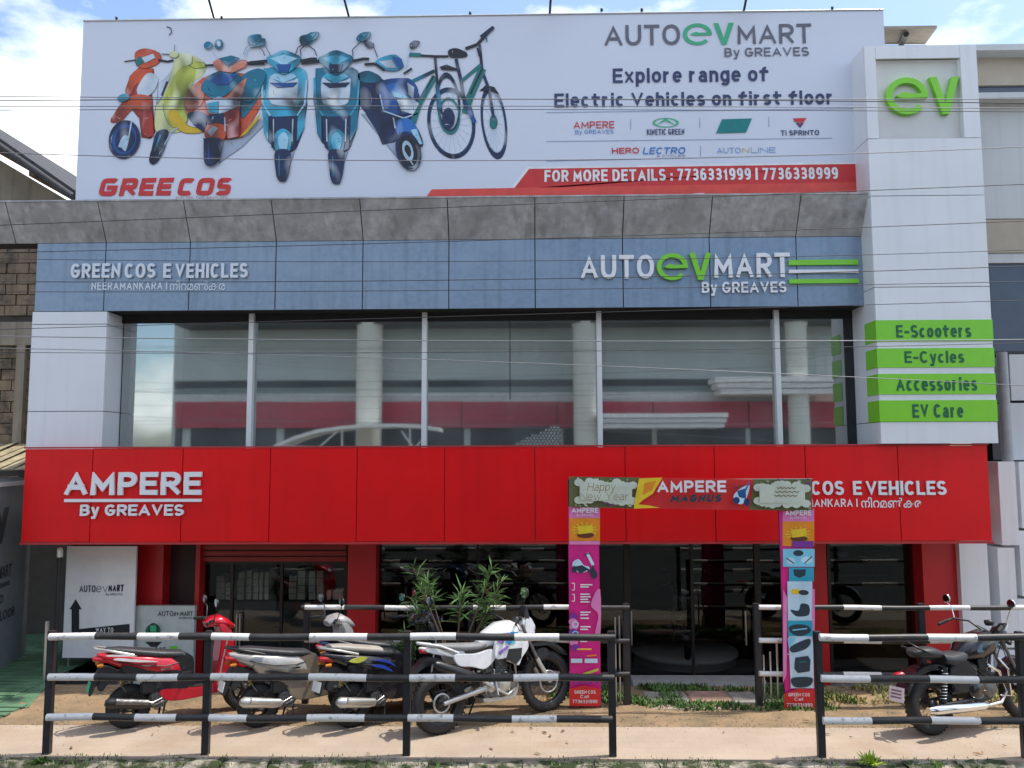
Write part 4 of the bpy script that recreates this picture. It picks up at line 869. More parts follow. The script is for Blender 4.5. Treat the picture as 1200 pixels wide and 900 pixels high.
lettering(s, 'AMPERE', 77, 553, 237, 580, YR-.012, M_LETTER, .045, depth=.04, split=True)
bxw('underline_bar', M_LETTER, XP(77, YR, 586), XP(237, YR, 586), YR-.04, YR-.003, ZP(588, YR, 158), ZP(584.5, YR, 158), s)
lettering(s, 'By GREAVES', 95, 591, 216, 608, YR-.012, M_LETTER, .04, depth=.03, split=True)
s = sign('dealer_sign', 'raised white COS E VEHICLES letters with Malayalam at the right of the red canopy', 'sign', 1000, 596, YR)
for t_, a, b in (('GREEN', 886, 944), ('COS', 950, 988), ('E', 999, 1009), ('VEHICLES', 1014, 1108)): lettering(s, t_, a, 563.5, b, 580, YR-.012, M_LETTER, .03, depth=.025, split=True)
lettering(s, 'NEERAMANKARA |', 910, 584.5, 1005, 594, YR-.010, M_LETTER, .02); lettering(s, 'നിറമൺകര', 1009, 582.5, 1080, 595, YR-.010, M_LETTER, .012)
s = sign('tower_emblem', 'large raised lime green ev emblem in the square recess of the white tower', 'sign', 1078, 136, YT+.1)
ev_emblem(s, 1036, 93, 1122, 136, YT+.097, M_GREEN, .07)
for i, (t_, a, b, ta, tb) in enumerate((('E-Scooters', 375, 400, 1050, 1138), ('E-Cycles', 408, 430.5, 1060, 1130), ('Accessories', 438, 462, 1050, 1145), ('EV Care', 469, 494, 1069, 1129))):
    YY = YT-.012; z_a, z_b = ZP(b, YT, 1095), ZP(a, YT, 1095)
    s = empty('service_sign', ((XtL+XtR)/2, YT, z_a), 0, 'lime green strip reading %s on the white tower' % t_, 'sign', 'service strips on the tower')
    bxw('green_strip', M_GREEN, XtL-.012, XtR+.006, YT-.012, YT-.002, z_a, z_b, s); bxw('strip_return', M_GREEN, XtL-.014, XtL-.006, YT-.001, YT+.35, z_a, z_b, s)
    cy = (a+b)/2; lettering(s, t_, ta, cy-8+(1 if i == 0 else 0), tb, cy+(8 if t_ != 'E-Cycles' else 10), YT-.016, M_DGREEN, .03)

# ================================================================== GROUND-LEVEL BOARDS
M_BOARD = mat('white_board', (0.84, 0.85, 0.87), 0.35, var=.04, streak=.06)
Yw = 11.75
q = P(116, 770, Yw); s = empty('way_sign', (q.x, Yw, -.28), 0, 'tall white board with black arrow and AUTO EV MART beside the left red pillar', 'sign')
bxw('board', M_BOARD, XP(76, Yw, 700), XP(158, Yw, 700), Yw, Yw+.04, ZP(771, Yw, 116), ZP(640, Yw, 116), s)
bxw('board_leg', M_STEEL, XP(80, Yw, 700), XP(82, Yw, 700), Yw+.05, Yw+.08, -.28, ZP(760, Yw, 116), s); bxw('board_leg', M_STEEL, XP(152, Yw, 700), XP(154, Yw, 700), Yw+.05, Yw+.08, -.28, ZP(760, Yw, 116), s)
p = Print(0, 0, 1, Yw); p.poly(BK, [(84,739),(84,714),(81.5,714),(89,702),(96,714),(93,714),(93,737),(152,731),(152,745),(84,745)]); p.done('arrow_print', s)
T2 = lambda t_, a, b, c, d, m, bold=0.0, Y=Yw-.008, par=s: lettering(par, t_, a, b, c, d, Y, m, bold)
T2('AUTO', 93, 686, 112, 694, BK); T2('ev', 113, 687, 126, 694, BK, -.03); T2('MART', 127, 685, 145, 693, BK, .03); T2('By GREAVES', 124, 695, 144, 698.5, BK); T2('WAY TO', 112, 735.5, 133, 741, WH, .02, Yw-.012)
Yr = 11.85
s = empty('charging_board', (XP(193, Yr), Yr, -.28), 0, 'light grey board reading RECHARGE with a green charging socket, behind the red scooter', 'sign')
bxw('board', mat('grey_board', (0.52, 0.57, 0.54), 0.5), XP(158, Yr, 750), XP(227, Yr, 750), Yr, Yr+.08, -.28, ZP(710, Yr, 190), s)
q = P(180, 739, Yr); bw(MB().lathe([(0, -.05), (.09, -.05), (.1, -.04), (.1, 0)], (q.x, Yr-.0, q.z+.0), axis='y', seg=20), 'socket', mat('socket_green', (0.01, 0.16, 0.07), 0.4), s)
p = Print(0, 0, 1, Yr-.052); p.ell(BK, 180, 737, 6, 7, hole=.8); p.poly(GR, [(176,733),(183,733),(183,740),(176,740)]); p.done('socket_print', s)
p = Print(0, 0, 1, Yr); p.poly(ink('lime', (.12,.6,.02)), [(199,757),(208,757),(208,766),(199,766)]); p.poly(BK, [(170,752),(190,752),(184,758),(177,758)]); p.done('green_square_print', s)
T3 = lambda t_, a, b, c, d, m, bold=0.0: lettering(s, t_, a, b, c, d, Yr-.006, m, bold)
T3('RECHARGE', 159, 758.5, 194, 766, BK, .0); T3('AUTO', 185, 716, 203, 722, BK); T3('ev MART', 204, 716, 226, 722, BK); T3('By GREAVES', 210, 723, 225, 726, BK)
# white capped pole left of the board
o = MB().tube([(0,0,0),(0,0,1)], .03, 10).build('sign_pole', M_BLACK); zt_ = ZP(652, 11.3, 68)+.28; o.location = (XP(68, 11.3, 700), 11.3, -.28); o.data.transform(Matrix.Diagonal((1, 1, zt_, 1))); tag(o, 'dark slim pole with white top left of the tall white board', 'pole')
c_ = MB().lathe([(0,.14),(.03,.13),(.038,.10),(.038,0),(0,0)], (0,0,0), seg=12).build('pole_cap', M_WHITE, o); c_.location = (0, 0, zt_-.01)
# green walkway on the left with its sign wall and steel post
gw = MB(); za = .005
A = [GP(-60, 829), GP(33, 829), GP(59, 799), GP(84, 700), GP(-60, 700)]
vs = [(a.x, a.y, za) for a in A]; gw.add(vs, [(0,1,2,3,4)]); gw.add([(a.x, a.y, -.6) for a in A]+vs, [(i, (i+1) % 5, 5+(i+1) % 5, 5+i) for i in range(5)])
M_GW = mat('green_walkway_paint', (0.11, 0.21, 0.12), 0.5, var=.25, scale=4, col2=(0.05, 0.11, 0.06), c2lo=.5, c2hi=.7)
wk = struct(gw, 'walkway', M_GW)
for k in range(26):
    y = 9.3+k*.16; x1 = A[1].x+.0 if y < 10.1 else A[2].x; x1 = min(x1, A[1].x+max(0, (y-9.3))*.25)
    MB().box(-9.5, x1-.05, y, y+.11, .006, .022).build('walkway_rib', M_GW, wk)
o = MB().tube([(0,0,0),(0,0,.80)], .028, 10).build('steel_post', M_STEEL); q = GP(52, 799); o.location = (q.x, q.y, 0); tag(o, 'short brushed steel post at the corner of the green walkway', 'post')
# dark sign wall running away from the camera
Wa, Wb = P(-22, 775, 11.0), P(26, 742, 12.4)
zl, zh = 0.005, ZP(560, 11.5, 10)
d = (Wb-Wa); d.z = 0; d.normalize(); nn = Vector((d.y, -d.x, 0))
Wc = Vector((Wb.x, Wb.y, 0)); Ws = Vector((Wa.x, Wa.y, 0))-d*.6
M_DW = mat('grey_steel_sign_wall', (0.20, 0.23, 0.25), 0.45, var=.1)
tw_ = empty('sign_wall', (Wc.x, Wc.y, 0), 0, 'dark grey angled sign wall with black lettering at the left edge above the green walkway', 'sign wall')
def quadbox(mb, a, b, z0_, z1_, t):
    n_ = Vector((b.y-a.y, -(b.x-a.x), 0)).normalized()*t
    v = [a, b, b-n_, a-n_]; mb.add([(q.x, q.y, z0_) for q in v]+[(q.x, q.y, z1_) for q in v], [(0,3,2,1),(4,5,6,7),(0,1,5,4),(1,2,6,5),(2,3,7,6),(3,0,4,7)])
mb = MB(); quadbox(mb, Ws, Wc, zl, zh, .06); bw(mb, 'wall_sheet', M_DW, tw_)
mb = MB(); quadbox(mb, Wc+nn*.03+d*.02, Wc+nn*.03+d*.08, zl, zh, .05); bw(mb, 'edge_post', M_STEEL, tw_)
def wall_text(t_, u0, u1, z0_, z1_, bold=.02):
    vs, fs = glyphs(t_, bold); xs_ = [v[0] for v in vs]; zs_ = [v[1] for v in vs]; a, b, c, e = min(xs_), max(xs_), min(zs_), max(zs_); LL = (Wc-Ws).length
    pts = [Ws+d*(LL-u1+(v[0]-a)/(b-a)*(u1-u0))+nn*.006+Vector((0,0,z0_+(v[1]-c)/(e-c)*(z1_-z0_))) for v in vs]
    finish_letter(MB().add(pts, fs), 'lettering', BK, tw_)
wall_text('AUTO ev MART', .55, 1.9, 1.30, 1.48); wall_text('By GREAVES', .6, 1.1, 1.15, 1.24); wall_text('EV', .75, 1.5, 1.8, 2.3, .08); wall_text('WAY TO', .8, 1.6, .95, 1.08); wall_text('FIRST FLOOR', .35, 1.5, .70, .84)
mb = MB(); quadbox(mb, Ws, Wc+d*.4, zh+.02, zh+.10, .9); bw(mb, 'awning', M_BPLA, tw_); mb = MB(); quadbox(mb, Ws-nn*0+nn*.03, Wc+d*.45+nn*.03, zh-.12, zh-.06, .04); bw(mb, 'awning_edge', M_WHITE, tw_)
# ================================================================== NEIGHBOUR ON THE LEFT (unfinished blockwork)
M_BLOCK = mat('weathered_block', (0.24, 0.18, 0.12), 0.95, var=.35, scale=2.5, bump=.9, bscale=25, streak=.5, col2=(0.06, 0.055, 0.05), c2lo=.5, c2hi=.62)
M_MORT = mat('block_mortar', (0.07, 0.06, 0.05), 0.95)
M_PLAST = mat('old_plaster', (0.30, 0.26, 0.20), 0.95, var=.2, scale=1.5, streak=.5)
M_ASB = mat('dark_roof_sheet', (0.05, 0.05, 0.055), 0.8, var=.3, streak=.2)
YN = 14.0
nb = empty('blockwork_building', (XP(30, YN), YN, -.28), 0, 'weathered unfinished block building with a dark gable roof, left of the showroom', 'building')
XnL, XnR = XP(-160, YN), XP(112, YN)
bxw('wall', M_MORT, XnL, XnR, YN+.03, YN+.3, -.28, ZP(240, YN, 50), nb)
wall = [c for c in nb.children if c.name.startswith('wall')][0]
rb = random.Random(2); zq = ZP(560, YN, 20); row = 0
meshes = []
while zq < ZP(236, YN, 20):
    xq = XP(-70, YN)+(row % 2)*.2
    if abs(zq-ZP(385, YN, 20)) > .13:
        while xq < XP(100, YN):
            w_ = .39
            bxw('block', M_BLOCK, xq+rb.uniform(0,.01), xq+w_-rb.uniform(0,.012), YN+rb.uniform(-.02, .012), YN+.04, zq+.008, zq+.182, wall)
            xq += .40
    zq += .19; row += 1
bxw('beam', M_PLAST, XnL, XnR, YN-.08, YN+.04, ZP(405, YN, 20), ZP(378, YN, 20), nb)
bxw('column', M_PLAST, XP(20, YN, 480), XP(30, YN, 480), YN-.1, YN+.04, -.28, ZP(405, YN, 20), nb)
g0, g1, g2 = P(-90, 118, YN), P(84, 234, YN), P(-90, 300, YN)
bw(MB().prism([(g0.x, g0.z-.25), (g1.x-.1, g1.z), (g1.x-.1, g2.z+.3), (g0.x, g2.z+.3)], YN, YN+.2), 'gable_wall', M_PLAST, nb)
# roof: corrugated sheets seen from below with overhang towards the road
r0, r1 = P(-150, 62, 13.0), P(86, 226, 13.0); dv = (r1-r0); L_ = dv.length; dv.normalize(); up = Vector((-dv.z, 0, dv.x))
nsh = 5
for k in range(nsh):
    a = r0+dv*(L_*k/nsh); b = r0+dv*(L_*(k+1)/nsh-.02); mb = MB(); t = .05
    mb.add([(a.x, 13.0, a.z), (b.x, 13.0, b.z), (b.x, 19, b.z), (a.x, 19, a.z), (a.x+up.x*t, 13.0, a.z+up.z*t), (b.x+up.x*t, 13.0, b.z+up.z*t), (b.x+up.x*t, 19, b.z+up.z*t), (a.x+up.x*t, 19, a.z+up.z*t)],
           [(0,3,2,1),(4,5,6,7),(0,1,5,4),(1,2,6,5),(2,3,7,6),(3,0,4,7)])
    bw(mb, 'roof_sheet', M_ASB, nb)
bw(MB().tube([r0+Vector((0,-.02,-.07)), r1+Vector((0,-.02,-.07))], .06, 6), 'verge_board', M_ASB, nb)
for k in range(1, 5):
    a = r0+dv*(L_*k/5)-up*.12; bw(MB().box(a.x-.05, a.x+.05, 13.1, 19, a.z-.06, a.z+.06), 'purlin', M_BLOCK, nb)
# thatch-coloured low roof sheets between the buildings
lr = empty('low_roof', (XP(10, 12.8), 12.8, ZP(545, 12.8)), 0, 'low pale yellowish corrugated roof at the left beside the red canopy', 'roof')
M_TH = mat('pale_yellow_sheet', (0.34, 0.28, 0.17), 0.8, var=.3, scale=6)
for k in range(8):
    xx = XP(-60, 12.8)+k*.22
    bw(MB().add([(xx, 12.4, ZP(548, 12.4)), (xx+.2, 12.4, ZP(548, 12.4)+.01), (xx+.2, 13.9, ZP(518, 13.9)+.04*(k % 2)), (xx, 13.9, ZP(518, 13.9)), (xx, 12.4, ZP(548, 12.4)-.03), (xx+.2, 12.4, ZP(548, 12.4)-.02)], [(0,1,2,3),(4,5,1,0)]), 'roof_sheet', M_TH, lr)

# ================================================================== NEIGHBOUR ON THE RIGHT
M_NW = mat('pale_grey_render', (0.60, 0.62, 0.62), 0.7, var=.06, scale=1, streak=.12)
M_BEI = mat('beige_band', (0.46, 0.40, 0.32), 0.8, var=.06)
M_WIN = mat('blue_grey_window', (0.07, 0.09, 0.13), 0.2, .1, var=.05)
YQ = 12.6
rn = empty('neighbour_building', (XP(1230, YQ), YQ, -.42), 0, 'pale grey building with beige band and dark window, right of the white tower', 'building')
def nbx(name, m, a, b, t, bt, y0, y1, par=None):     # photo box
    return bxw(name, m, XP(a, y0, (t+bt)/2), XP(b, y0, (t+bt)/2), y0, y1, ZP(bt, y0, (a+b)/2), ZP(t, y0, (a+b)/2), par or rn)
nbx('wall', M_NW, 1120, 1480, 50, 57, YQ, 18); nbx('wall', M_NW, 1120, 1144, 58, 110, YQ, 18); nbx('balcony_back', M_BEI, 1144, 1480, 57.2, 98, YQ+.25, YQ+.3); nbx('balcony_slot', M_WIN, 1144, 1480, 94, 108, YQ+.3, YQ+.4)
nbx('ledge', M_NW, 1143, 1480, 106.5, 113, YQ-.25, YQ+.3); nbx('wall', M_NW, 1130, 1480, 114, 255, YQ, 18); nbx('beige_band', M_BEI, 1150, 1480, 256, 295, YQ-.02, 18); nbx('wall', M_NW, 1130, 1480, 296, 307, YQ, 18)
nbx('window', M_WIN, 1158, 1480, 308, 411, YQ+.05, YQ+.1); nbx('window_frame', M_BPLA, 1156, 1162, 308, 412, YQ-.01, YQ+.049); nbx('dark_gap', M_DARK, 1150, 1480, 412, 900, YQ+.6, YQ+.7); nbx('window_frame', M_BPLA, 1163, 1480, 411.3, 414, YQ-.02, YQ+.1)
for t, b in ((415, 470), (472, 540)): nbx('pillar_panel', M_NW, 1184, 1300, t, b-1, YQ-.1, YQ+.4)
for t, b in ((541, 640), (642, 760), (762, 830)): nbx('pillar_panel', M_WHITEP, 1172, 1192, t, b-1.2, YD-.3, YD+.3)
for t, b in ((541, 620), (622, 700), (702, 830)): nbx('pillar_panel', M_WHITEP, 1196, 1320, t, b-1.2, YD-.2, YD+.4)
nbx('wall', M_NW, 1166, 1480, 541, 830, YD+.02, YD+.29)
q = XP(1177, YQ-.2, 470)
bw(MB().tube([(q, YQ-.2, -.28), (q, YQ-.2, ZP(413, YQ-.2, 1177))], .075, 12), 'drain_pipe', mat('grey_pipe', (0.35, 0.36, 0.37), .4), rn)
# roof shelter on the building behind the tower
rs = empty('roof_shelter', (XP(1066, 14), 14, ZP(60, 14)), 0, 'small beige sheet-roofed shelter behind the top of the white tower', 'roof')
a, b = P(1032, 34, 13.6), P(1098, 33, 13.6); c, d_ = P(1084, 52, 15), P(1032, 52, 15)
bw(MB().add([a, b, c, d_, a+Vector((0,0,.05)), b+Vector((0,0,.05)), c+Vector((0,0,.05)), d_+Vector((0,0,.05))], [(0,1,2,3),(4,7,6,5),(0,4,5,1),(1,5,6,2),(2,6,7,3),(3,7,4,0)]), 'roof_sheet', mat('tan_underside', (0.33, 0.28, 0.22), .8), rs)
m_ = MB().tube([P(1062, 40, 13.7), P(1056, 53, 14.9)], .05, 6)
bw(m_, 'rafter', M_BPLA, rs); nbx('support_wall', M_PLAST, 1030, 1086, 53, 70, 15.0, 15.2, rs)

# ================================================================== ACROSS THE ROAD (seen mirrored in the upper windows)
def Q(px, py, yr):    # point that the upper glass mirrors to photo pixel px, py when it stands at y = yr
    p = P(px, py, 2*YG-yr); return p.x, p.z
YO = -9.5
op = empty('opposite_building', (0, YO, -.05), 0, 'long grey building with maroon sign band across the road, mirrored in the upper windows', 'building')
M_OW = mat('grey_green_cladding', (0.50, 0.55, 0.52), 0.5, var=.08, scale=.6); M_OM = mat('maroon_fascia', (0.42, 0.03, 0.06), 0.5, var=.15); M_OD = mat('dark_shop_opening', (0.03, 0.035, 0.04), 0.5); M_OB = mat('pale_parapet', (0.62, 0.64, 0.60), .6)
def obx(name, m, a, b, t, bt, dy0=0.0, dy1=.3):
    x0, z1_ = Q(a, t, YO+dy0); x1, z0_ = Q(b, bt, YO+dy0)
    return bxw(name, m, x0, x1, YO+dy0-dy1, YO+dy0, z0_, z1_, op)
x0, z1_ = Q(205, 374, YO); x1, _ = Q(990, 374, YO); bxw('wall', M_OW, x0, x1, YO-8, YO-.02, -.05, z1_, op)
n_ = 64
for k in range(n_):
    a = 205+(990-205)*k/n_; b = 205+(990-205)*(k+1)/n_
    obx('cladding_sheet', M_OW, a+.25, b-.25, 376, 446, .002*(k % 2), .018)
obx('dark_strip', M_OD, 205, 990, 447, 451, .05); obx('window_band', mat('green_grey_band', (0.22, 0.27, 0.25), .4), 205, 990, 451.5, 461, .02); obx('pale_band', M_OB, 205, 990, 462, 470, .05)
for k in range(7): obx('maroon_panel', M_OM, 205+k*112.2, 205+(k+1)*112.2-1, 471, 501, .3, .5)
obx('shop_openings', M_OD, 205, 990, 502, 580, .02)
for k in range(8): obx('pier', M_OW, 214+k*110, 221+k*110, 502, 580, .05)
for a, b, bt in ((419, 447, 506), (671, 701, 524), (920, 947, 462)):
    x0, z1_ = Q(a, 366, YO+.9); x1, z0_ = Q(b, bt, YO+.9); r = (x1-x0)/2
    bw(MB().lathe([(r, z0_-3.5), (r, z1_-.6), (r*1.08, z1_-.55), (r*1.2, z1_-.3), (r*1.5, z1_-.2), (r*1.5, z1_)], ((x0+x1)/2, YO+.9, 0), seg=24), 'column', M_COLUMN, op)
obx('roof_overhang', M_OD, 205, 1003, 362, 375.5, 1.4, 1.7)
# white awnings
M_AW = mat('white_awning', (0.8, 0.78, 0.76), .5)
def awn(a, b, t, bt, dy, label):
    x0, z1_ = Q(a, t, YO+dy); x1, z0_ = Q(b, bt, YO+dy); s_ = empty('awning', ((x0+x1)/2, YO+dy, z0_), 0, label, 'awning'); n = 3
    for k in range(n): bxw('awning_tier', M_AW, x0+.12*(n-1-k), x1-.06*(n-1-k), YO+.35, YO+dy-.05*(n-1-k), z0_+(z1_-z0_)*k/n+.01, z0_+(z1_-z0_)*(k+1)/n-.02, s_)
awn(838, 1003, 441, 461, 1.6, 'large stepped white awning mirrored at the right of the upper windows'); awn(700, 854, 484, 501, 1.9, 'lower stepped white awning across the road, mirrored above the red canopy')
# curved shelter roof
ys = YO+3.0; sp = empty('curved_shelter', (*[Q(415, 560, ys)[0]], ys, -.05), 0, 'curved white shelter roof with slanted struts, mirrored low in the upper windows', 'shelter')
top = [(320, 522), (345, 511), (372, 503), (400, 499), (430, 496.5), (460, 496), (490, 497.5), (514, 501)]; pt = [Q(a, b, ys) for a, b in top]
mb = MB(); m2 = [(x_, z_-.13) for x_, z_ in pt]
for i in range(len(pt)-1): mb.prism([pt[i], pt[i+1], m2[i+1], m2[i]], ys-1.6, ys)
bw(mb, 'shelter_roof', M_AW, sp)
mb = MB()
for a, b in (((395, 505), (372, 525)), ((470, 505), (484, 525)), ((496, 513), (486, 525)), ((330, 523), (370, 524)), ((400, 500), (400, 600)), ((480, 500), (480, 600))):
    u, v = Q(*a, ys), Q(*b, ys); mb.tube([(u[0], ys-.1, u[1]), (v[0], ys-.1, v[1])], .035, 6)
bw(mb, 'strut', M_AW, sp)
# perforated panel
M_PF = mat('white_dots', (0.8, 0.8, 0.8), .5); yp = YO+1.2; pf = empty('dotted_sign', (Q(630, 540, yp)[0], yp, -.05), 0, 'dark board with white dots across the road, mirrored in the upper windows', 'sign')
mb = MB(); rd = random.Random(1)
for i in range(14):
    for j in range(8):
        a, b = 602+i*4+(j % 2)*2, 501+j*3.2
        if (a-600)/56 < (524-b)/28*1.0-.05: continue
        x_, z_ = Q(a, b, yp); mb.box(x_-.03, x_+.03, yp-.01, yp, z_-.03, z_+.03)
bw(mb, 'dot', M_PF, pf); x0, z1_ = Q(600, 500, yp); x1, z0_ = Q(658, 600, yp); bxw('board', M_OD, x0, x1, yp-.06, yp-.012, -.05, z1_, pf)

# ================================================================== RAILINGS
M_RW = mat('rail_white', (0.74, 0.72, 0.68), .45, var=.06, scale=9, col2=(0.35, 0.32, 0.28), c2lo=.57, c2hi=.66, c2scale=14)
M_RK = mat('rail_black', (0.03, 0.029, 0.028), .45, var=.3, scale=9, col2=(0.12, 0.075, 0.05), c2lo=.6, c2hi=.68, c2scale=12)
YF, YF2 = 8.46, 10.17
def railing(name, Y, posts, rows, bounds, z_top, label, rad=.037, xr=None, pr=.036, bars=()):
    r = empty(name, (XP((posts[0]+posts[-1])/2, Y), Y, 0), 0, label, 'railing')
    ztop = ZP(rows[0][0], Y)+rad+.01
    for pp in posts:
        X_ = XP(pp, Y, 800)
        bw(MB().box(X_-pr, X_+pr, Y+.005-pr, Y+.005+pr, -.02, ztop), 'post', M_BLACK, r, .006)
    for (py, off) in rows:
        z_ = ZP(py, Y); mb = MB()
        for (a, b, c) in bounds:
            X0, X1 = XP(a+off[0], Y, py), XP(b+off[0]+(6 if b > 1300 else 0), Y, py)
            wv = lambda x_: z_+.004*math.sin(x_*2.1+py)+.003*math.sin(x_*5.3); mb.tube([(X0+(X1-X0)*q_/3, Y-pr-rad*.6, wv(X0+(X1-X0)*q_/3)) for q_ in range(4)], rad, 12, c)
        bw(mb, 'rail', [M_RW, M_RK], r)
    for px, t_, b_ in bars:
        X_ = XP(px, Y, 790); bw(MB().tube([(X_, Y+.03, ZP(b_, Y)), (X_, Y+.03, ZP(t_, Y))], .013, 8), 'bar', M_STEEL, r)
    return r
B1 = [(62,116,0),(116,165,1),(165,213,0),(213,251,1),(251,295,0),(295,365,1),(365,432,0),(432,482,1),(482,535,0),(535,603,1),(603,655,0),(655,720,1)]
railing('pavement_railing', YF, [58.5, 243, 477, 717], [(745, (0,0)), (792.5, (-1,0)), (840, (-3,0))], B1, 1.2, 'long black and white banded railing along the kerb, in front of the scooters', .036)
B2 = [(956,1012,0),(1012,1081,1),(1081,1138,0),(1138,1196,1),(1196,1250,0),(1250,1320,1)]
railing('pavement_railing', YF, [960, 1198, 1320], [(745, (2,0)), (793, (4,0)), (841, (6,0))], B2, 1.2, 'black and white banded kerb railing at the right, in front of the black cruiser', .036)
B3 = [(355,359,1),(359,405,0),(405,452,1),(452,491,0),(491,555,1),(555,593,0),(593,637,1),(637,680,0),(680,737,1)]
railing('forecourt_railing', YF2, [358, 552, 735], [(711, (0,0)), (749.5, (0,0)), (788, (0,0))], B3, 1.2, 'inner black and white banded railing behind the scooters and the oleander', .03, pr=.038, bars=((722, 724, 828), (727, 722, 828), (732, 728, 828)))
B4 = [(888,920,0),(920,986,1),(986,1030,0),(1030,1086,1),(1086,1133,0),(1133,1181,1),(1181,1240,0),(1240,1300,1)]
railing('forecourt_railing', YF2, [889, 1083, 1290], [(711, (0,0)), (749.5, (0,0)), (788, (0,0))], B4, 1.2, 'inner black and white banded railing right of the entrance, behind the cruiser', .03, pr=.038, bars=((896, 768, 826), (904, 764, 826), (912, 752, 826)))

# ================================================================== BANNER ARCH
YA = 10.02
MG = ink('magenta', (0.66, 0.012, 0.22)); MG2 = ink('pale_magenta', (0.75, 0.22, 0.48)); BOR = ink('banner_orange', (0.80, 0.26, 0.01)); BYE = ink('banner_yellow', (0.80, 0.55, 0.02)); BR = ink('banner_red', (0.65, 0.02, 0.02)); OLV = ink('olive_floral', (0.13, 0.14, 0.05)); CLD = ink('cloud_cream', (0.60, 0.64, 0.52)); OLG = ink('floral_sage', (0.30, 0.33, 0.16)); PUR = ink('purple', (0.20, 0.03, 0.30)); GLD = ink('tan_gold', (0.22, 0.16, 0.06))
SKB = ink('banner_cyan', (0.20, 0.58, 0.75)); PBL = ink('banner_pale_blue', (0.52, 0.70, 0.80)); CH = ink('charcoal', (0.02, 0.04, 0.06)); TEA = ink('banner_teal', (0.02, 0.35, 0.48))
def banner(cx, label):
    return empty('banner', (XP(cx, YA, 700), YA, 0), 0, label, 'banner', 'banners of the entrance arch')
b1 = banner(685, 'narrow upright magenta banner with scooter picture, left side of the entrance arch')
p = Print(0, 0, 1, YA)
bw(MB().prism([(XP(667, YA, 720), ZP(826, YA)), (XP(703, YA, 720), ZP(826, YA)), (XP(703, YA, 720), ZP(593, YA)), (XP(667, YA, 720), ZP(593, YA))], YA-.002, YA+.012), 'banner_sheet', MG, b1)
rv = random.Random(4)
p.poly(MG2, [(667,593),(703,593),(703,607),(667,607)]); p.poly(BOR, [(667,607),(703,607),(703,634),(667,634)])
for k in range(14):
    a = 6.28*k/14; p.line(BYE, [(685+3*math.cos(a), 621+2*math.sin(a)), (685+15*math.cos(a), 621+9*math.sin(a))], 1.3)
p.ell(ink('dark_brown', (.12, .03, .01)), 686, 627, 10, 3.2); p.poly(BYE, [(676,617),(694,615),(695,624),(678,626)]); p.poly(MG2, [(667,634),(703,634),(703,638),(667,638)])
p.poly(PBL, [(671,659),(678,655),(684,662),(690,664),(690,668),(680,671),(672,666)], True); p.poly(CH, [(672,664),(682,662),(692,668),(694,660),(697,668),(695,674),(688,668),(680,672)]); p.line(PBL, [(688,648),(695,662)], 3.4); p.line(CH, [(684,650),(692,648)], 1.2); p.ell(CH, 696, 673, 4, 5); p.ell(CH, 673, 667, 3, 4)
for y_, w_ in ((685, 14), (687.5, 10), (696, 11), (699, 12), (702, 9), (705, 11), (717, 12), (720, 9), (724, 10), (734, 12), (737, 9), (748, 11), (751, 8)): p.line(WH, [(680, y_), (680+w_, y_)], 1.5)
for y_ in (687, 700): p.line(WH, [(670, y_-4), (673, y_-4), (673, y_+4), (670, y_+4)], 1)
for k in range(7): p.ell([PUR, MG2, MG2][k % 3], 671+rv.uniform(0, 3), 722+k*6, 5, 4)
p.ell(PBL, 674, 731, 4, 4, hole=.6); p.ell(SKB, 674, 742, 4, 3.5, hole=.6); p.poly(MG2, [(692,708),(703,690),(703,748),(697,742),(701,720)], True)
p.line(BYE, [(676,760),(693,760)], 1.6); p.poly(PBL, [(669,771),(682,771),(682,776),(669,776)]); p.poly(PBL, [(685,771),(700,771),(700,776),(685,776)]); p.line(BOR, [(687,768),(699,767)], 1.6); p.poly(ink('lime_yellow', (.45,.5,.05)), [(683,788),(701,782),(701,785),(684,791)])
for k in range(5):
    for j in range(3): p.ell(PUR, 671+k*7, 791+j*4, 2, 1.3)
p.poly(BR, [(667,806),(684,802),(703,806),(703,826),(667,826)])
p.done('banner_print', b1)
lettering(b1, 'AMPERE', 670, 595, 701, 601, YA-.05, WH, .03); lettering(b1, 'By GREAVES', 676, 602.5, 695, 605.5, YA-.05, WH)
lettering(b1, 'GREEN COS', 673, 809, 698, 813, YA-.05, WH, .02); lettering(b1, 'Call', 680, 814.5, 690, 818, YA-.05, WH, .02); lettering(b1, '7736331999', 671, 820, 700, 824, YA-.05, WH, .02)
b2 = banner(935, 'narrow upright banner with scooter accessories on pale blue, right side of the arch')
bw(MB().prism([(XP(917, YA, 720), ZP(832, YA, 935)), (XP(954, YA, 720), ZP(832, YA, 935)), (XP(954, YA, 720), ZP(596, YA, 935)), (XP(917, YA, 720), ZP(596, YA, 935))], YA-.002, YA+.012), 'banner_sheet', MG, b2)
p = Print(0, 0, 1, YA)
p.poly(MG2, [(917,596),(954,596),(954,611),(917,611)]); p.poly(BOR, [(917,611),(954,611),(954,640),(917,640)])
for k in range(14):
    a = 6.28*k/14; p.line(BYE, [(935+3*math.cos(a), 626+2*math.sin(a)), (935+15*math.cos(a), 626+9*math.sin(a))], 1.3)
p.ell(ink('dark_brown', (.12, .03, .01)), 936, 631, 10, 3.2); p.poly(BYE, [(926,621),(944,619),(945,628),(928,630)]); p.poly(PUR, [(928,634),(953,634),(953,641),(928,641)])
p.poly(SKB, [(917,643),(954,643),(954,664),(917,664)]); p.ell(PBL, 926, 657, 5, 4); p.ell(PBL, 945, 656, 7, 4); p.ell(CH, 935, 648, 6, 3.5); p.line(CH, [(921,654),(930,660)], 1.2); p.line(CH, [(942,660),(951,652)], 1.2)
p.poly(TEA, [(924,665),(953,665),(953,681),(924,681)]); p.poly(CH, [(929,667),(944,667),(943,674),(936,677),(930,674)])
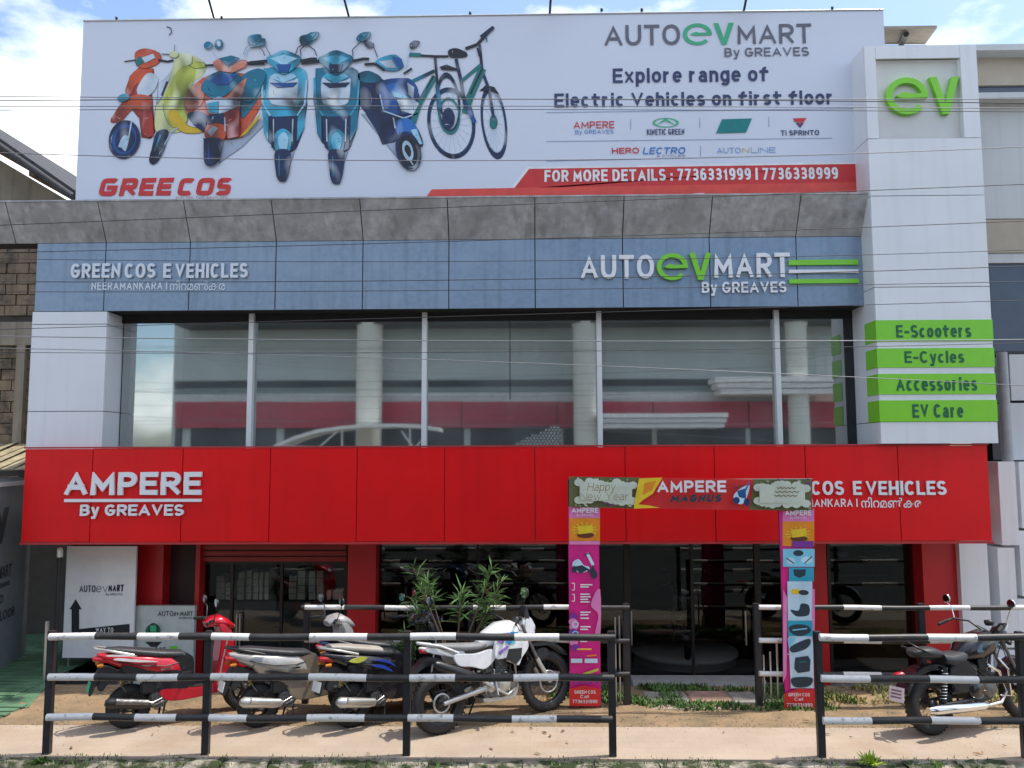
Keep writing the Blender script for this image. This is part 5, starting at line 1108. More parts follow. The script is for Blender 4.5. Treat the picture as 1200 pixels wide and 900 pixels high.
p.poly(PBL, [(922,681),(951,681),(953,806),(926,806),(923,740)]); p.poly(MG2, [(917,690),(922,700),(921,790),(917,800)]); p.poly(MG2, [(951,690),(954,690),(954,760),(950,745)], )
p.ell(BYE, 932, 693, 6, 3.2, 5); p.ell(CH, 941, 694, 6, 3, 5); p.poly(CH, [(926,714),(935,715),(938,707),(947,709),(947,720),(934,722),(928,718)], True)
p.poly(TEA, [(922,727),(951,727),(952,745),(923,745)]); p.poly(CH, [(924,734),(934,731),(946,733),(949,740),(937,745),(926,741)], True); p.line(SKB, [(928,738),(945,736)], 1.4)
p.poly(SKB, [(922,747),(932,747),(924,762)]); p.poly(CH, [(926,757),(946,748),(949,753),(943,760),(928,764)], True)
p.poly(CH, [(931,770),(946,768),(949,773),(948,786),(934,788),(930,783)]); p.line(GT, [(936,775),(944,775)], 1.5); p.poly(CH, [(927,794),(949,793),(951,799),(945,804),(930,804)], True); p.line(PBL, [(922,725.5),(952,725.5)], 1); p.line(PBL, [(922,766),(952,766)], 1)
p.poly(BR, [(918,812),(935,806),(954,808),(954,832),(918,832)])
p.done('banner_print', b2)
lettering(b2, 'AMPERE', 920, 598, 951, 604, YA-.05, WH, .03); lettering(b2, 'By GREAVES', 926, 605.5, 945, 608.5, YA-.05, WH)
lettering(b2, 'GREEN COS', 924, 812, 949, 816, YA-.05, WH, .02); lettering(b2, 'Call', 931, 817.5, 941, 821, YA-.05, WH, .02); lettering(b2, '7736331999', 922, 824, 952, 828, YA-.05, WH, .02)
b3 = banner(809, 'wide red AMPERE MAGNUS banner spanning the top of the entrance arch')
q = P(809, 598, YA); b3.location = (q.x, YA, q.z)
Xa0, Xa1 = XP(667, YA, 578), XP(951, YA, 578)
bw(MB().add([(P(667,558.5,YA).x, YA-.03, P(667,558.5,YA).z), (P(951,562.5,YA).x, YA-.03, P(951,562.5,YA).z), (P(951,599,YA).x, YA-.03, P(951,599,YA).z), (P(667,594,YA).x, YA-.03, P(667,594,YA).z),
             (P(667,558.5,YA).x, YA-.015, P(667,558.5,YA).z), (P(951,562.5,YA).x, YA-.015, P(951,562.5,YA).z), (P(951,599,YA).x, YA-.015, P(951,599,YA).z), (P(667,594,YA).x, YA-.015, P(667,594,YA).z)],
   [(0,1,2,3),(4,7,6,5),(0,4,5,1),(1,5,6,2),(2,6,7,3),(3,7,4,0)]), 'banner_sheet', BR, b3)
p = Print(0, 0, 1, YA-.03)
p.poly(OLV, [(667,558.5),(750,559.5),(746,596),(667,594)]); p.poly(OLV, [(883,561.5),(951,562.5),(951,599),(878,597)])
for k in range(70):
    sd = k % 2; x_ = rv.uniform(669, 746) if sd == 0 else rv.uniform(884, 949); y_ = rv.choice([rv.uniform(561, 566), rv.uniform(587, 593)])+(2 if sd else 0)
    p.ell([OLG, GLD, OLG, PUR, CLD][k % 5], x_, y_, rv.uniform(1, 3), rv.uniform(.8, 2), rv.uniform(0, 90), n=7)
for (a, b, c, d_) in ((675, 744, 563, 590), (884, 945, 566, 593)):
    n = 11
    for k in range(n):
        x_ = a+(b-a)*(k+.5)/n; p.ell(CLD, x_, c+4+rv.uniform(-3, 3), 5.5, 4.5, n=12); p.ell(CLD, x_, d_-5+rv.uniform(-3, 3), 5.5, 4.5, n=12)
    p.poly(CLD, [(a+4, c+4), (b-4, c+4), (b-4, d_-4), (a+4, d_-4)])
p.poly(BYE, [(748,560.5),(775,559.5),(770,568),(764,578),(752,586),(742,595),(744,580)]); p.poly(BOR, [(754,566),(768,563),(763,574),(752,580)]); p.poly(BYE, [(742,590),(760,592),(772,594.5),(742,595.5)])
p.poly(PBL, [(858,580),(866,572),(876,568),(874,580),(868,590),(860,588)], True); p.ell(BLU, 861, 586, 4, 4); p.ell(BLU, 873, 588, 3.5, 4.5); p.poly(RB, [(862,575),(872,572),(872,584),(864,582)]); p.line(RB, [(872,574),(876,564)], 1.5); p.line(CH, [(858,572),(872,568)], 1.3)
for yy, xa_, xb_ in ((571.5, 908, 930), (576, 906, 934), (580.5, 905, 932)): p.line(GLD, [(xa_+(xb_-xa_)*k/10, yy+(.9 if k % 2 else -.9)) for k in range(11)], .9)
p.done('banner_print', b3)
lettering(b3, 'Happy', 688, 565.5, 722, 578, YA-.15, GLD, -.03, shear=.15); lettering(b3, 'New Year', 679, 577, 738, 586, YA-.15, GLD, -.03, shear=.15)

lettering(b3, 'AMPERE', 770, 563, 851, 577, YA-.15, WH, .045); lettering(b3, 'MAGNUS', 785, 579.5, 847, 588.5, YA-.15, CH, .09, shear=.3)
ap = empty('banner_stand', (XP(685, YA+.05), YA+.05, 0), 0, 'thin dark poles carrying the banners of the entrance arch', 'stand')
mb = MB()
for a in (668, 702, 918, 953): bw(MB().tube([(XP(a, YA, 720), YA+.035, 0), (XP(a, YA, 720), YA+.035, ZP(562, YA))], .014, 6), 'pole', M_BLACK, ap)
bw(MB().tube([(XP(668, YA, 562), YA+.035, ZP(563, YA)), (XP(953, YA, 562), YA+.035, ZP(563, YA))], .014, 6), 'pole', M_BLACK, ap)

# ================================================================== OVERHEAD WIRES
M_WIRE = mat('wire_black', (0.03, 0.03, 0.032), .6); M_WIRE2 = mat('wire_grey', (0.22, 0.22, 0.23), .45, .3)
def wire(ya, yb, sag, Y, rad, m, label):
    a, b = P(0, ya, Y), P(1200, yb, Y); d = b-a; pts = []
    for k in range(-30, 61):
        t = k/15; p_ = a+d*t; pts.append((p_.x, Y, p_.z-sag*4*t*(1-t) if True else 0))
    pts = [p_ for p_ in pts if abs(p_[0]) < 14]
    o = MB().tube(pts, rad*.8, 5, caps=False).build('overhead_wire', m); tag(o, label, 'wire', 'overhead wires crossing in front of the facade')
    c = Vector(pts[0]); o.data.transform(Matrix.Translation(-c)); o.location = c
W_ = [(113, 116, .01, 5.2, .0035, 1, 'topmost of the bundled wires across the middle of the hoarding'), (118, 121, -.02, 5.3, .004, 0, 'second wire of the bundle across the middle of the hoarding'), (125, 127, -.01, 5.4, .0035, 1, 'third wire of the bundle across the middle of the hoarding'), (129, 131, -.01, 5.5, .003, 0, 'lowest wire of the bundle across the middle of the hoarding'),
      (179, 172, .07, 5.0, .0035, 1, 'single pale wire crossing the lower part of the hoarding'), (264, 216, .0, 5.6, .0035, 0, 'thin wire slanting across the grey slanted panels'), (296, 259, .02, 5.7, .0035, 0, 'wire passing the join of grey and blue panels'), (303, 293, .05, 5.8, .003, 0, 'wire crossing the upper edge of the blue panels'),
      (330, 312, .04, 5.9, .004, 0, 'wire running over the raised white MART letters'), (342, 330, .02, 5.2, .003, 0, 'wire crossing the lower half of the blue panels'), (394, 398, .02, 5.0, .004, 1, 'bright wire across the top of the upper windows'), (386, 352, .0, 5.3, .003, 0, 'thin dark wire near the bottom edge of the blue panels'), (408, 452, -.03, 5.5, .0035, 1, 'pale wire falling to the right across the upper windows'), (413, 402, .03, 5.8, .003, 0, 'dark wire across the middle of the upper windows')]
for ya, yb, sg_, Y, rad, mi_, lb in W_: wire(ya, yb, sg_, Y, rad, (M_WIRE, M_WIRE2)[mi_], lb)

# ================================================================== OLEANDER
def oleander(c, label, hs, nl, seed, spread=.5):
    rnd = random.Random(seed); t = empty('oleander', c, 0, label, 'shrub'); st = MB(); lf = MB()
    for k in range(7):
        a = rnd.uniform(0, 6.28); tipx = math.cos(a)*spread*rnd.uniform(.3, 1); tipy = math.sin(a)*spread*.5*rnd.uniform(.3, 1); h = hs*rnd.uniform(.72, 1)
        pts = [Vector((math.cos(a)*.05, math.sin(a)*.05, 0)), Vector((tipx*.25, tipy*.3, h*.45)), Vector((tipx*.7, tipy*.7, h*.78)), Vector((tipx, tipy, h))]
        st.tube(pts, [.018, .014, .009, .005], 6)
        for j in range(nl):
            u = rnd.uniform(.62, 1.0)*3; i = min(2, int(u)); b = pts[i].lerp(pts[i+1], u-i)
            w = rnd.uniform(0, 6.28); el = rnd.uniform(-.2, 1.2); l = rnd.uniform(.13, .27); d = Vector((math.cos(w)*math.cos(el), math.sin(w)*math.cos(el), math.sin(el))); s = d.cross(Vector((0,0,1))).normalized()*.010
            m = b+d*l*.5; e = b+d*l-Vector((0,0,.03)); lf.add([b, m+s, e, m-s], [(0,1,2),(0,2,3)])
    st.build('stem', mat('brown_stem', (.12,.09,.05), .9), t); o = lf.build('foliage', M_LEAF, t); o['kind'] = 'stuff'
    return t
q = P(533, 700, 9.95); oleander((q.x, 9.95, -.02), 'green narrow-leaved oleander standing behind the white motorcycle', 1.74, 46, 5, .80)
q = P(478, 700, 10.0); oleander((q.x, 10.0, -.02), 'small dark oleander shoot left of the big one, by the left railing', .95, 22, 8, .3)
# ================================================================== TWO-WHEELERS  (local axes: x forward, y left, z up)
def paint(name, c, metal=.2): return mat(name, c, .26, metal, var=.10, scale=6, coat=.6, col2=tuple(x*.5+.06 for x in c), c2lo=.56, c2hi=.8, c2scale=9)
M_SEAT = mat('seat_vinyl', (0.03, 0.032, 0.035), .5, var=.15, bump=.2); M_ENG = mat('cast_engine', (0.16, 0.16, 0.16), .45, .7, var=.3, scale=18, bump=.5, bscale=30); M_TL = mat('tail_red', (0.45, 0.01, 0.02), .2, coat=.8); M_AMB = mat('amber_lens', (0.65, 0.22, 0.02), .2); M_MIR = mat('mirror_glass', (0.75, 0.85, 0.9), .03, 1.0, var=0)
M_SIL = mat('silver_paint', (0.52, 0.52, 0.50), .3, .6); M_LENS = mat('headlight_lens', (0.75, 0.78, 0.8), .08, .3, coat=1.0); M_PLATE = mat('number_plate_white', (0.70, 0.70, 0.68), .4)
def tyre(par, x, r, w, rim_r, cast=True, rimm=None, spokes=0, lug=.0015):
    mb = MB(); t = r-rim_r
    prof = [(rim_r, -w*.36), (rim_r+t*.35, -w*.5), (rim_r+t*.8, -w*.42), (r, -w*.12), (r, w*.12), (rim_r+t*.8, w*.42), (rim_r+t*.35, w*.5), (rim_r, w*.36), (rim_r, -w*.36)]
    mb.lathe(prof, (x, 0, r), 'y', 36)
    nk = 40
    for k in range(nk):   # tread lugs
        a = 2*math.pi*k/nk; ca, sa = math.cos(a), math.sin(a); h = lug
        for sy in (-1, 1):
            c = (x+(r-.002)*ca, sy*w*.2, r+(r-.002)*sa); e1 = (-sa*.010, ca*.010); n_ = (ca*h, sa*h)
            vs = []
            for dz in (0, 1):
                for (i, j) in ((-1, -1), (1, -1), (1, 1), (-1, 1)):
                    vs.append((c[0]+e1[0]*i+n_[0]*dz, c[1]+j*w*.13, c[2]+e1[1]*i+n_[1]*dz))
            mb.add(vs, [(4,5,6,7),(0,1,5,4),(1,2,6,5),(2,3,7,6),(3,0,4,7)])
    ty = mb.build('tyre', M_RUB, par)
    m = MB(); rimm = rimm or M_BPLA
    m.lathe([(rim_r+.004, -w*.34), (rim_r-.012, -w*.34), (rim_r-.03, -w*.2), (rim_r-.03, w*.2), (rim_r-.012, w*.34), (rim_r+.004, w*.34)], (x, 0, r), 'y', 32)
    m.lathe([(0, -w*.55), (.05, -w*.55), (.055, -w*.4), (.055, w*.4), (.05, w*.55), (0, w*.55)], (x, 0, r), 'y', 16)
    if cast:
        for k in range(5):
            a = 2*math.pi*k/5+.3; m.tube([(x+.04*math.cos(a), 0, r+.04*math.sin(a)), (x+(rim_r-.02)*math.cos(a), 0, r+(rim_r-.02)*math.sin(a))], [.022, .016], 6)
    for k in range(spokes):
        a = 2*math.pi*k/spokes; b = a+(.35 if k % 2 else -.35); sy = w*.35*(1 if k % 4 < 2 else -1)
        m.tube([(x+.05*math.cos(b), sy, r+.05*math.sin(b)), (x+(rim_r-.02)*math.cos(a), 0, r+(rim_r-.02)*math.sin(a))], .0022, 4, caps=False)
    m.build('rim', rimm, par)
def coil(par, a, b, r, turns, m):
    a, b = Vector(a), Vector(b); d = (b-a); u = d.normalized(); v = u.cross(Vector((0, 1, 0))).normalized(); w = u.cross(v); n = turns*8
    MB().tube([a+d*(i/n)+(v*math.cos(2*math.pi*i/8)+w*math.sin(2*math.pi*i/8))*r for i in range(n+1)], .006, 4).build('coil_spring', m, par)
def side(name, m, prof, y0, y1, par, bev=.012, smooth=True, n=4):
    pts = crom(prof, n) if smooth else prof
    return MB().prism(pts, y0, y1).build(name, m, par, bev)
def lofted(name, m, secs, par, seg=14, e=.75):
    o = MB().loft(secs, seg, e=e).build(name, m, par); return o
def mirror(par, base, head, m=M_BPLA, rx=.068, rz=.05, ang=.0, glass=M_MIR):
    mid = (Vector(base)+Vector(head))/2+Vector((.02, 0, .02))
    o = MB().tube([base, mid, Vector(head)-Vector((0,0,rz))], .006, 6).build('mirror', m, par)
    h = Vector(head); mb = MB(); gl = MB(); n = 18
    for (dx, k, B) in ((0.0, 1.0, mb),):
        vs = []
        for q, (ox, kk) in enumerate(((-.008, .9), (-.004, 1.0), (.012, .95), (.026, .5))):
            for i in range(n):
                a = 2*math.pi*i/n; vs.append((h.x+ox, h.y+rx*kk*math.cos(a), h.z+rz*kk*math.sin(a)))
        fs = [(j*n+i, j*n+(i+1) % n, (j+1)*n+(i+1) % n, (j+1)*n+i) for j in range(3) for i in range(n)]+[list(range(3*n, 4*n))]
        mb.add(vs, fs, 0, True)
    mb.build('mirror_shell', m, o)
    gl.add([(h.x-.0085, h.y+rx*.9*math.cos(2*math.pi*i/n), h.z+rz*.9*math.sin(2*math.pi*i/n)) for i in range(n)], [list(range(n))]); gl.build('mirror_glass', glass, o)
    return o
def plate_marks(par, x, z, w, h, rot_z=False):
    pass
def scooter(loc, rz, label, body, trim, seat=M_SEAT, under=M_BPLA, lean=5, decal=None, lower=None, muff=M_SIL, front=None, plate=M_PLATE, mirror_m=M_BPLA, shell=None, cover=None, group='scooters parked behind the railing', floor=None):
    s = empty('scooter', loc, rz, label, 'scooter', group); s.rotation_euler = (R(-lean), 0, rz)
    tyre(s, -.62, .235, .10, .135, True); tyre(s, .64, .245, .09, .15, True)
    front = front or body; lower = lower or under
    # rear bodywork: hollow-looking shell with a swept tail
    lofted('tail_body', body, [(-.05,.55,.11,.13,.0), (-.20,.60,.155,.16,.05), (-.45,.66,.17,.135,.12), (-.70,.73,.14,.095,.18), (-.88,.79,.09,.055,.2), (-.95,.815,.05,.03,.2)], s)
    side('side_cover', lower, [(-.02,.36),(-.10,.56),(-.35,.60),(-.72,.70),(-.62,.56),(-.38,.46),(-.30,.34)], -.165, .165, s)
    side('front_shell', lower, [(.03,.70),(.05,.50),(.04,.34),(-.25,.32),(-.42,.45),(-.36,.64),(-.12,.74)], -.125, .125, s, .02)
    MB().tube([(.30,-.06,1.0),(.44,-.10,.86),(.52,-.07,.60),(.62,-.06,.36)], .006, 5).build('brake_cable', M_BPLA, s); MB().tube([(-.20,-.14,.36),(-.34,-.16,.42),(-.50,-.12,.44),(-.62,-.08,.30)], .007, 5).build('brake_cable', M_BPLA, s)
    side('inner_fender', M_BPLA, [(-.95,.50),(-.86,.60),(-.62,.64),(-.38,.58),(-.30,.42),(-.36,.40),(-.42,.52),(-.62,.58),(-.82,.53),(-.90,.44)], -.085, .085, s, .008)
    side('floor_mat', M_RUB, [(-.22,.385),(-.20,.395),(.12,.375),(.28,.40),(.28,.385),(.12,.36)], -.15, .15, s, .003)
    MB().box(-.52, -.30, -.15, -.06, .36, .50).build('air_filter_box', M_BPLA, s, .02); MB().lathe([(0,-.02),(.035,-.02),(.04,0),(.04,.04)], (-.62, -.10, .235), 'y', 14).build('axle_hub', M_ENG, s)
    lofted('seat', seat, [(.0,.70,.09,.03,.3), (-.08,.735,.125,.045,.1), (-.30,.765,.15,.045,-.02), (-.48,.80,.145,.045,.15), (-.72,.85,.125,.04,.1), (-.86,.875,.08,.025,.05)], s)
    if cover: lofted('seat_cover', cover, [(-.28,.785,.15,.045,.0), (-.48,.825,.148,.047,.15), (-.72,.872,.13,.042,.1), (-.88,.90,.085,.027,.05)], s)
    MB().tube([(-.60,-.16,.80), (-.80,-.15,.86), (-.96,-.10,.90), (-.99,0,.905), (-.96,.10,.90), (-.80,.15,.86), (-.60,.16,.80)], .014, 8).build('grab_rail', trim, s)
    MB().loft([(-.86,.765,.085,.04,.1), (-.95,.78,.07,.035,.1), (-1.0,.785,.045,.02,.1)], 12).build('tail_light', M_TL, s)
    for sy in (-1, 1): MB().loft([(-.90,.72,.03,.022,0), (-.96,.72,.018,.014,0)], 8).add([], []).build('indicator', M_AMB, s).location = (0, sy*.09, 0)
    side('rear_fender', under, [(-.72,.62),(-.90,.70),(-1.0,.55),(-1.03,.42),(-1.0,.42),(-.93,.56),(-.80,.60)], -.07, .07, s, .006)
    pl_ = MB().box(-.004, .004, -.10, .10, -.055, .055).build('number_plate', plate, s, .002); pl_.location = (-1.03, 0, .50); pl_.rotation_euler = (0, R(14), 0)
    # floorboard, apron, front
    side('floorboard', floor or lower, [(-.32,.33),(-.28,.40),(.10,.36),(.34,.40),(.40,.30),(.10,.25),(-.2,.25)], -.17, .17, s)
    side('leg_shield', front, [(.26,.34),(.30,.60),(.335,.90),(.30,1.02),(.37,1.03),(.44,.92),(.47,.72),(.44,.50),(.36,.34)], -.19, .19, s, .04)
    side('front_apron', body, [(.38,.98),(.45,.97),(.50,.80),(.49,.62),(.56,.50),(.44,.48),(.40,.7)], -.12, .12, s, .03)
    for sy in (-1, 1): MB().tube([(.30,sy*.19,.36),(.345,sy*.195,.62),(.40,sy*.19,.86),(.40,sy*.15,.99)], .010, 6).build('apron_trim', trim, s)
    side('front_fender', body, [(.36,.42),(.40,.50),(.56,.56),(.74,.55),(.86,.44),(.90,.33),(.84,.38),(.72,.49),(.56,.48),(.44,.41)], -.065, .065, s, .015)
    for sy in (-1, 1): MB().tube([(.64,sy*.06,.245),(.56,sy*.06,.45),(.45,sy*.05,.60)], .016, 8).build('fork', M_ENG, s)
    lofted('handlebar_cowl', shell or body, [(.18,1.03,.10,.035,.3), (.25,1.06,.17,.06,.3), (.36,1.06,.18,.085,.4), (.46,1.02,.13,.075,.5), (.51,.99,.06,.04,.5)], s)
    MB().loft([(.45,1.03,.09,.05,.5), (.49,1.005,.075,.042,.5), (.52,.985,.04,.025,.5)], 12).build('headlight', M_LENS, s)
    for sy in (-1, 1):
        MB().tube([(.27,sy*.10,1.07),(.22,sy*.24,1.09),(.17,sy*.28,1.085)], .013, 8).build('handlebar', M_BPLA, s)
        MB().tube([(.20,sy*.25,1.085),(.13,sy*.37,1.075)], .019, 8).build('grip', M_RUB, s)
        MB().tube([(.25,sy*.23,1.085),(.22,sy*.34,1.06)], .006, 6).build('brake_lever', M_CHROME, s)
        mirror(s, (.24, sy*.20, 1.09), (.24, sy*.33, 1.30), mirror_m)
    coil(s, (-.64,.12,.32), (-.70,.12,.58), .042, 7, trim)
    MB().tube([(-.30,-.17,.30),(-.40,-.20,.27),(-.50,-.205,.30),(-.53,-.22,.30)], .009, 6).build('kick_lever', M_STEEL, s)
    for k in range(6): MB().box(-.40+k*.022, -.388+k*.022, -.16, -.02, .20, .34).build('cooling_fin', M_ENG, s)
    for sy in (-1, 1):
        MB().tube([(-.06,sy*.10,.66),(-.25,sy*.168,.64),(-.50,sy*.178,.67),(-.76,sy*.135,.745)], .006, 5).build('trim_line', M_BPLA, s); MB().box(-.32, -.20, -.004, .004, .60, .617).build('badge', M_CHROME, s).location = (0, sy*.172, 0)
    MB().tube([(-.94,-.07,.62),(-.80,-.08,.60),(-.66,-.07,.40)], .008, 5).build('fender_stay', M_ENG, s)
    # engine and transmission
    side('engine', M_ENG, [(-.70,.17),(-.72,.30),(-.55,.36),(-.30,.36),(-.22,.28),(-.30,.20),(-.5,.16)], .02, .15, s, .015)
    MB().lathe([(0,-.03),(.09,-.03),(.11,0),(.11,.05),(0,.06)], (-.32, -.10, .30), 'y', 16).build('engine_fan', M_ENG, s)
    MB().tube([(-.25,-.14,.27),(-.36,-.17,.24),(-.44,-.175,.25)], .018, 8).build('exhaust_pipe', M_ENG, s)
    MB().tube([(-.42,-.175,.25),(-.50,-.18,.265),(-.84,-.19,.33),(-.88,-.19,.34)], [.035,.052,.058,.03], 12).build('muffler', muff, s)
    MB().tube([(-.45,-.235,.285),(-.78,-.25,.345)], [.03,.035], 8).build('heat_shield', M_SIL if muff is M_SIL else M_ENG, s)
    MB().tube([(-.64,.12,.30),(-.70,.12,.60)], .03, 10).build('shock_absorber', M_CHROME if decal is None else paint('yellow_spring', (.6,.45,.02)), s)
    MB().tube([(-.25,-.10,.28),(-.30,-.17,.02)], .012, 6).build('stand', M_BPLA, s); MB().tube([(-.25,.10,.28),(-.28,.20,.03)], .012, 6).build('stand', M_BPLA, s)
    if decal:
        for (m_, pr) in decal:
            for sy in (-1, 1):
                pts = crom(pr, 3)
                MB().prism(pts, -.012, .012).build('decal', m_, s).location = (0, sy*.176, 0)
    return s
def vloc(px, py): g = GP(px, py, 0.0); return g
def place(px, py, rzdeg, xr=-.62):
    """stand the rear wheel of a two-wheeler on the pavement point under photo pixel px, py"""
    g = GP(px, py, 0.0); a = R(rzdeg); return (g.x-xr*math.cos(a), g.y-xr*math.sin(a), 0.0), a
RED = paint('glossy_red', (0.55, 0.01, 0.025)); MAR = paint('maroon', (0.20, 0.01, 0.03)); GRYW = paint('pearl_grey', (0.42, 0.41, 0.39)); BLKP = paint('gloss_black', (0.012, 0.012, 0.016)); NBL = paint('dark_blue_paint', (0.012, 0.022, 0.085)); KH = paint('bronze_grey', (0.24, 0.20, 0.15))
DY = paint('decal_yellow', (0.55, 0.55, 0.08)); DB = paint('decal_blue', (0.03, 0.07, 0.45)); DW = paint('decal_white', (0.75, 0.75, 0.75))
l_, a_ = place(150, 853, 33); scooter(l_, a_, 'glossy red scooter with white decals, leftmost behind the railing', RED, M_SIL, lower=BLKP, front=RED, floor=RED, muff=M_BPLA, plate=mat('green_number_plate', (.01,.33,.18), .4), decal=[(DW, [(-.80,.775),(-.55,.72),(-.35,.70),(-.55,.745),(-.75,.79)]), (DW, [(-.86,.82),(-.60,.79),(-.60,.80),(-.84,.835)])], lean=4, cover=None)
l_, a_ = place(303, 852, 35); scooter(l_, a_, 'pearl grey scooter with black seat and silver muffler, second from the left', GRYW, M_BPLA, lower=KH, front=GRYW, lean=4, decal=[(BLKP, [(-.60,.63),(-.30,.56),(-.10,.47),(-.35,.50)])])
l_, a_ = place(412, 852, 38); scooter(l_, a_, 'black scooter with yellow and blue decals and red tail light, third from the left', BLKP, M_SIL, lower=BLKP, front=BLKP, lean=4, cover=mat('beige_seat_cover', (0.34, 0.31, 0.27), .5), decal=[(DY, [(-.72,.74),(-.60,.77),(-.50,.75),(-.60,.71)]), (DB, [(-.46,.66),(-.30,.60),(-.18,.55),(-.30,.64)]), (DB, [(-.42,.71),(-.26,.66),(-.14,.60),(-.26,.69)])])

l_, a_ = place(408, 836, 20); scooter(l_, a_, 'dark navy scooter half hidden behind the black scooter and the white motorcycle', NBL, M_BPLA, lower=BLKP, front=NBL, lean=4, muff=M_BPLA)

def motorcycle_frame(s, xr, zr, xh, zh, m):
    for sy in (-1, 1):
        MB().tube([(xh,0,zh),(xh-.12,sy*.03,zh-.28),(xh-.22,sy*.09,.36),(-.10,sy*.10,.30),(-.16,sy*.09,.55),(-.25,sy*.09,.75)], .016, 8).build('frame_tube', m, s)
def wheel_fork(s, xf, rf, xh, zh, m, r1=.019, r2=.027):
    for sy in (-1, 1):
        dx = xh-xf; dz = zh-rf; mid = (xf+dx*.45, sy*.09, rf+dz*.45)
        MB().tube([(xf, sy*.09, rf), mid], r2, 10).build('fork_slider', m, s); MB().tube([mid, (xh+.02, sy*.09, zh+.05)], r1, 10).build('fork_tube', M_ENG, s)
def engine(s, cx, m=M_ENG, fins=True, cov=M_SIL):
    side('crankcase', m, [(cx-.20,.34),(cx-.22,.50),(cx-.05,.56),(cx+.14,.54),(cx+.18,.40),(cx+.10,.30),(cx-.1,.29)], -.12, .12, s, .02)
    MB().lathe([(0,-.04),(.07,-.04),(.095,-.02),(.10,.02)], (cx+.06, -.125, .43), 'y', 20).build('clutch_cover', cov, s)
    MB().lathe([(0,-.03),(.05,-.03),(.06,0)], (cx-.10, -.125, .41), 'y', 16).build('side_casing', cov, s)
    if fins:
        for k in range(8):
            z_ = .56+k*.022; MB().box(cx-.01-.0, cx+.15, -.085, .085, z_, z_+.010).build('cooling_fin', m, s)
    MB().box(cx+.01, cx+.13, -.07, .07, .54, .76).build('cylinder_head', m, s, .01)
def clutter(s, cx):
    rc = random.Random(int(cx*100)+5)
    for k in range(9):
        x_, z_ = cx+rc.uniform(-.18, .16), rc.uniform(.33, .56); MB().lathe([(0,-.012),(.011,-.012),(.011,.01)], (x_, -.135, z_), 'y', 6).build('bolt', M_STEEL, s)
    for k in range(4):
        a = Vector((cx+rc.uniform(-.2, .1), -.11, rc.uniform(.62, .78))); b = Vector((cx+rc.uniform(-.1, .2), -.13, rc.uniform(.38, .5))); m_ = (a+b)/2+Vector((rc.uniform(-.08, .08), -.03, 0)); MB().tube([a, m_, b], .006, 5).build('hose', M_BPLA, s)
    MB().box(cx-.16, cx-.04, -.10, -.04, .56, .68).build('carburettor', M_ENG, s, .015)
    MB().tube([(.28,-.12,1.06),(.36,-.13,.90),(.30,-.10,.75)], .006, 5).build('cable', M_BPLA, s); MB().tube([(.28,.10,1.06),(.42,-.05,.94),(.46,-.08,.70),(.62,-.08,.42)], .006, 5).build('cable', M_BPLA, s)
    MB().lathe([(0,.03),(.05,.028),(.055,.0),(.04,-.03)], (.36, 0, 1.09), 'z', 16).build('instrument_dial', M_BPLA, s)
    MB().box(-.62, -.12, -.012, .012, .40, .43).build('chain_guard', M_BPLA, s).location = (0, .10, 0)
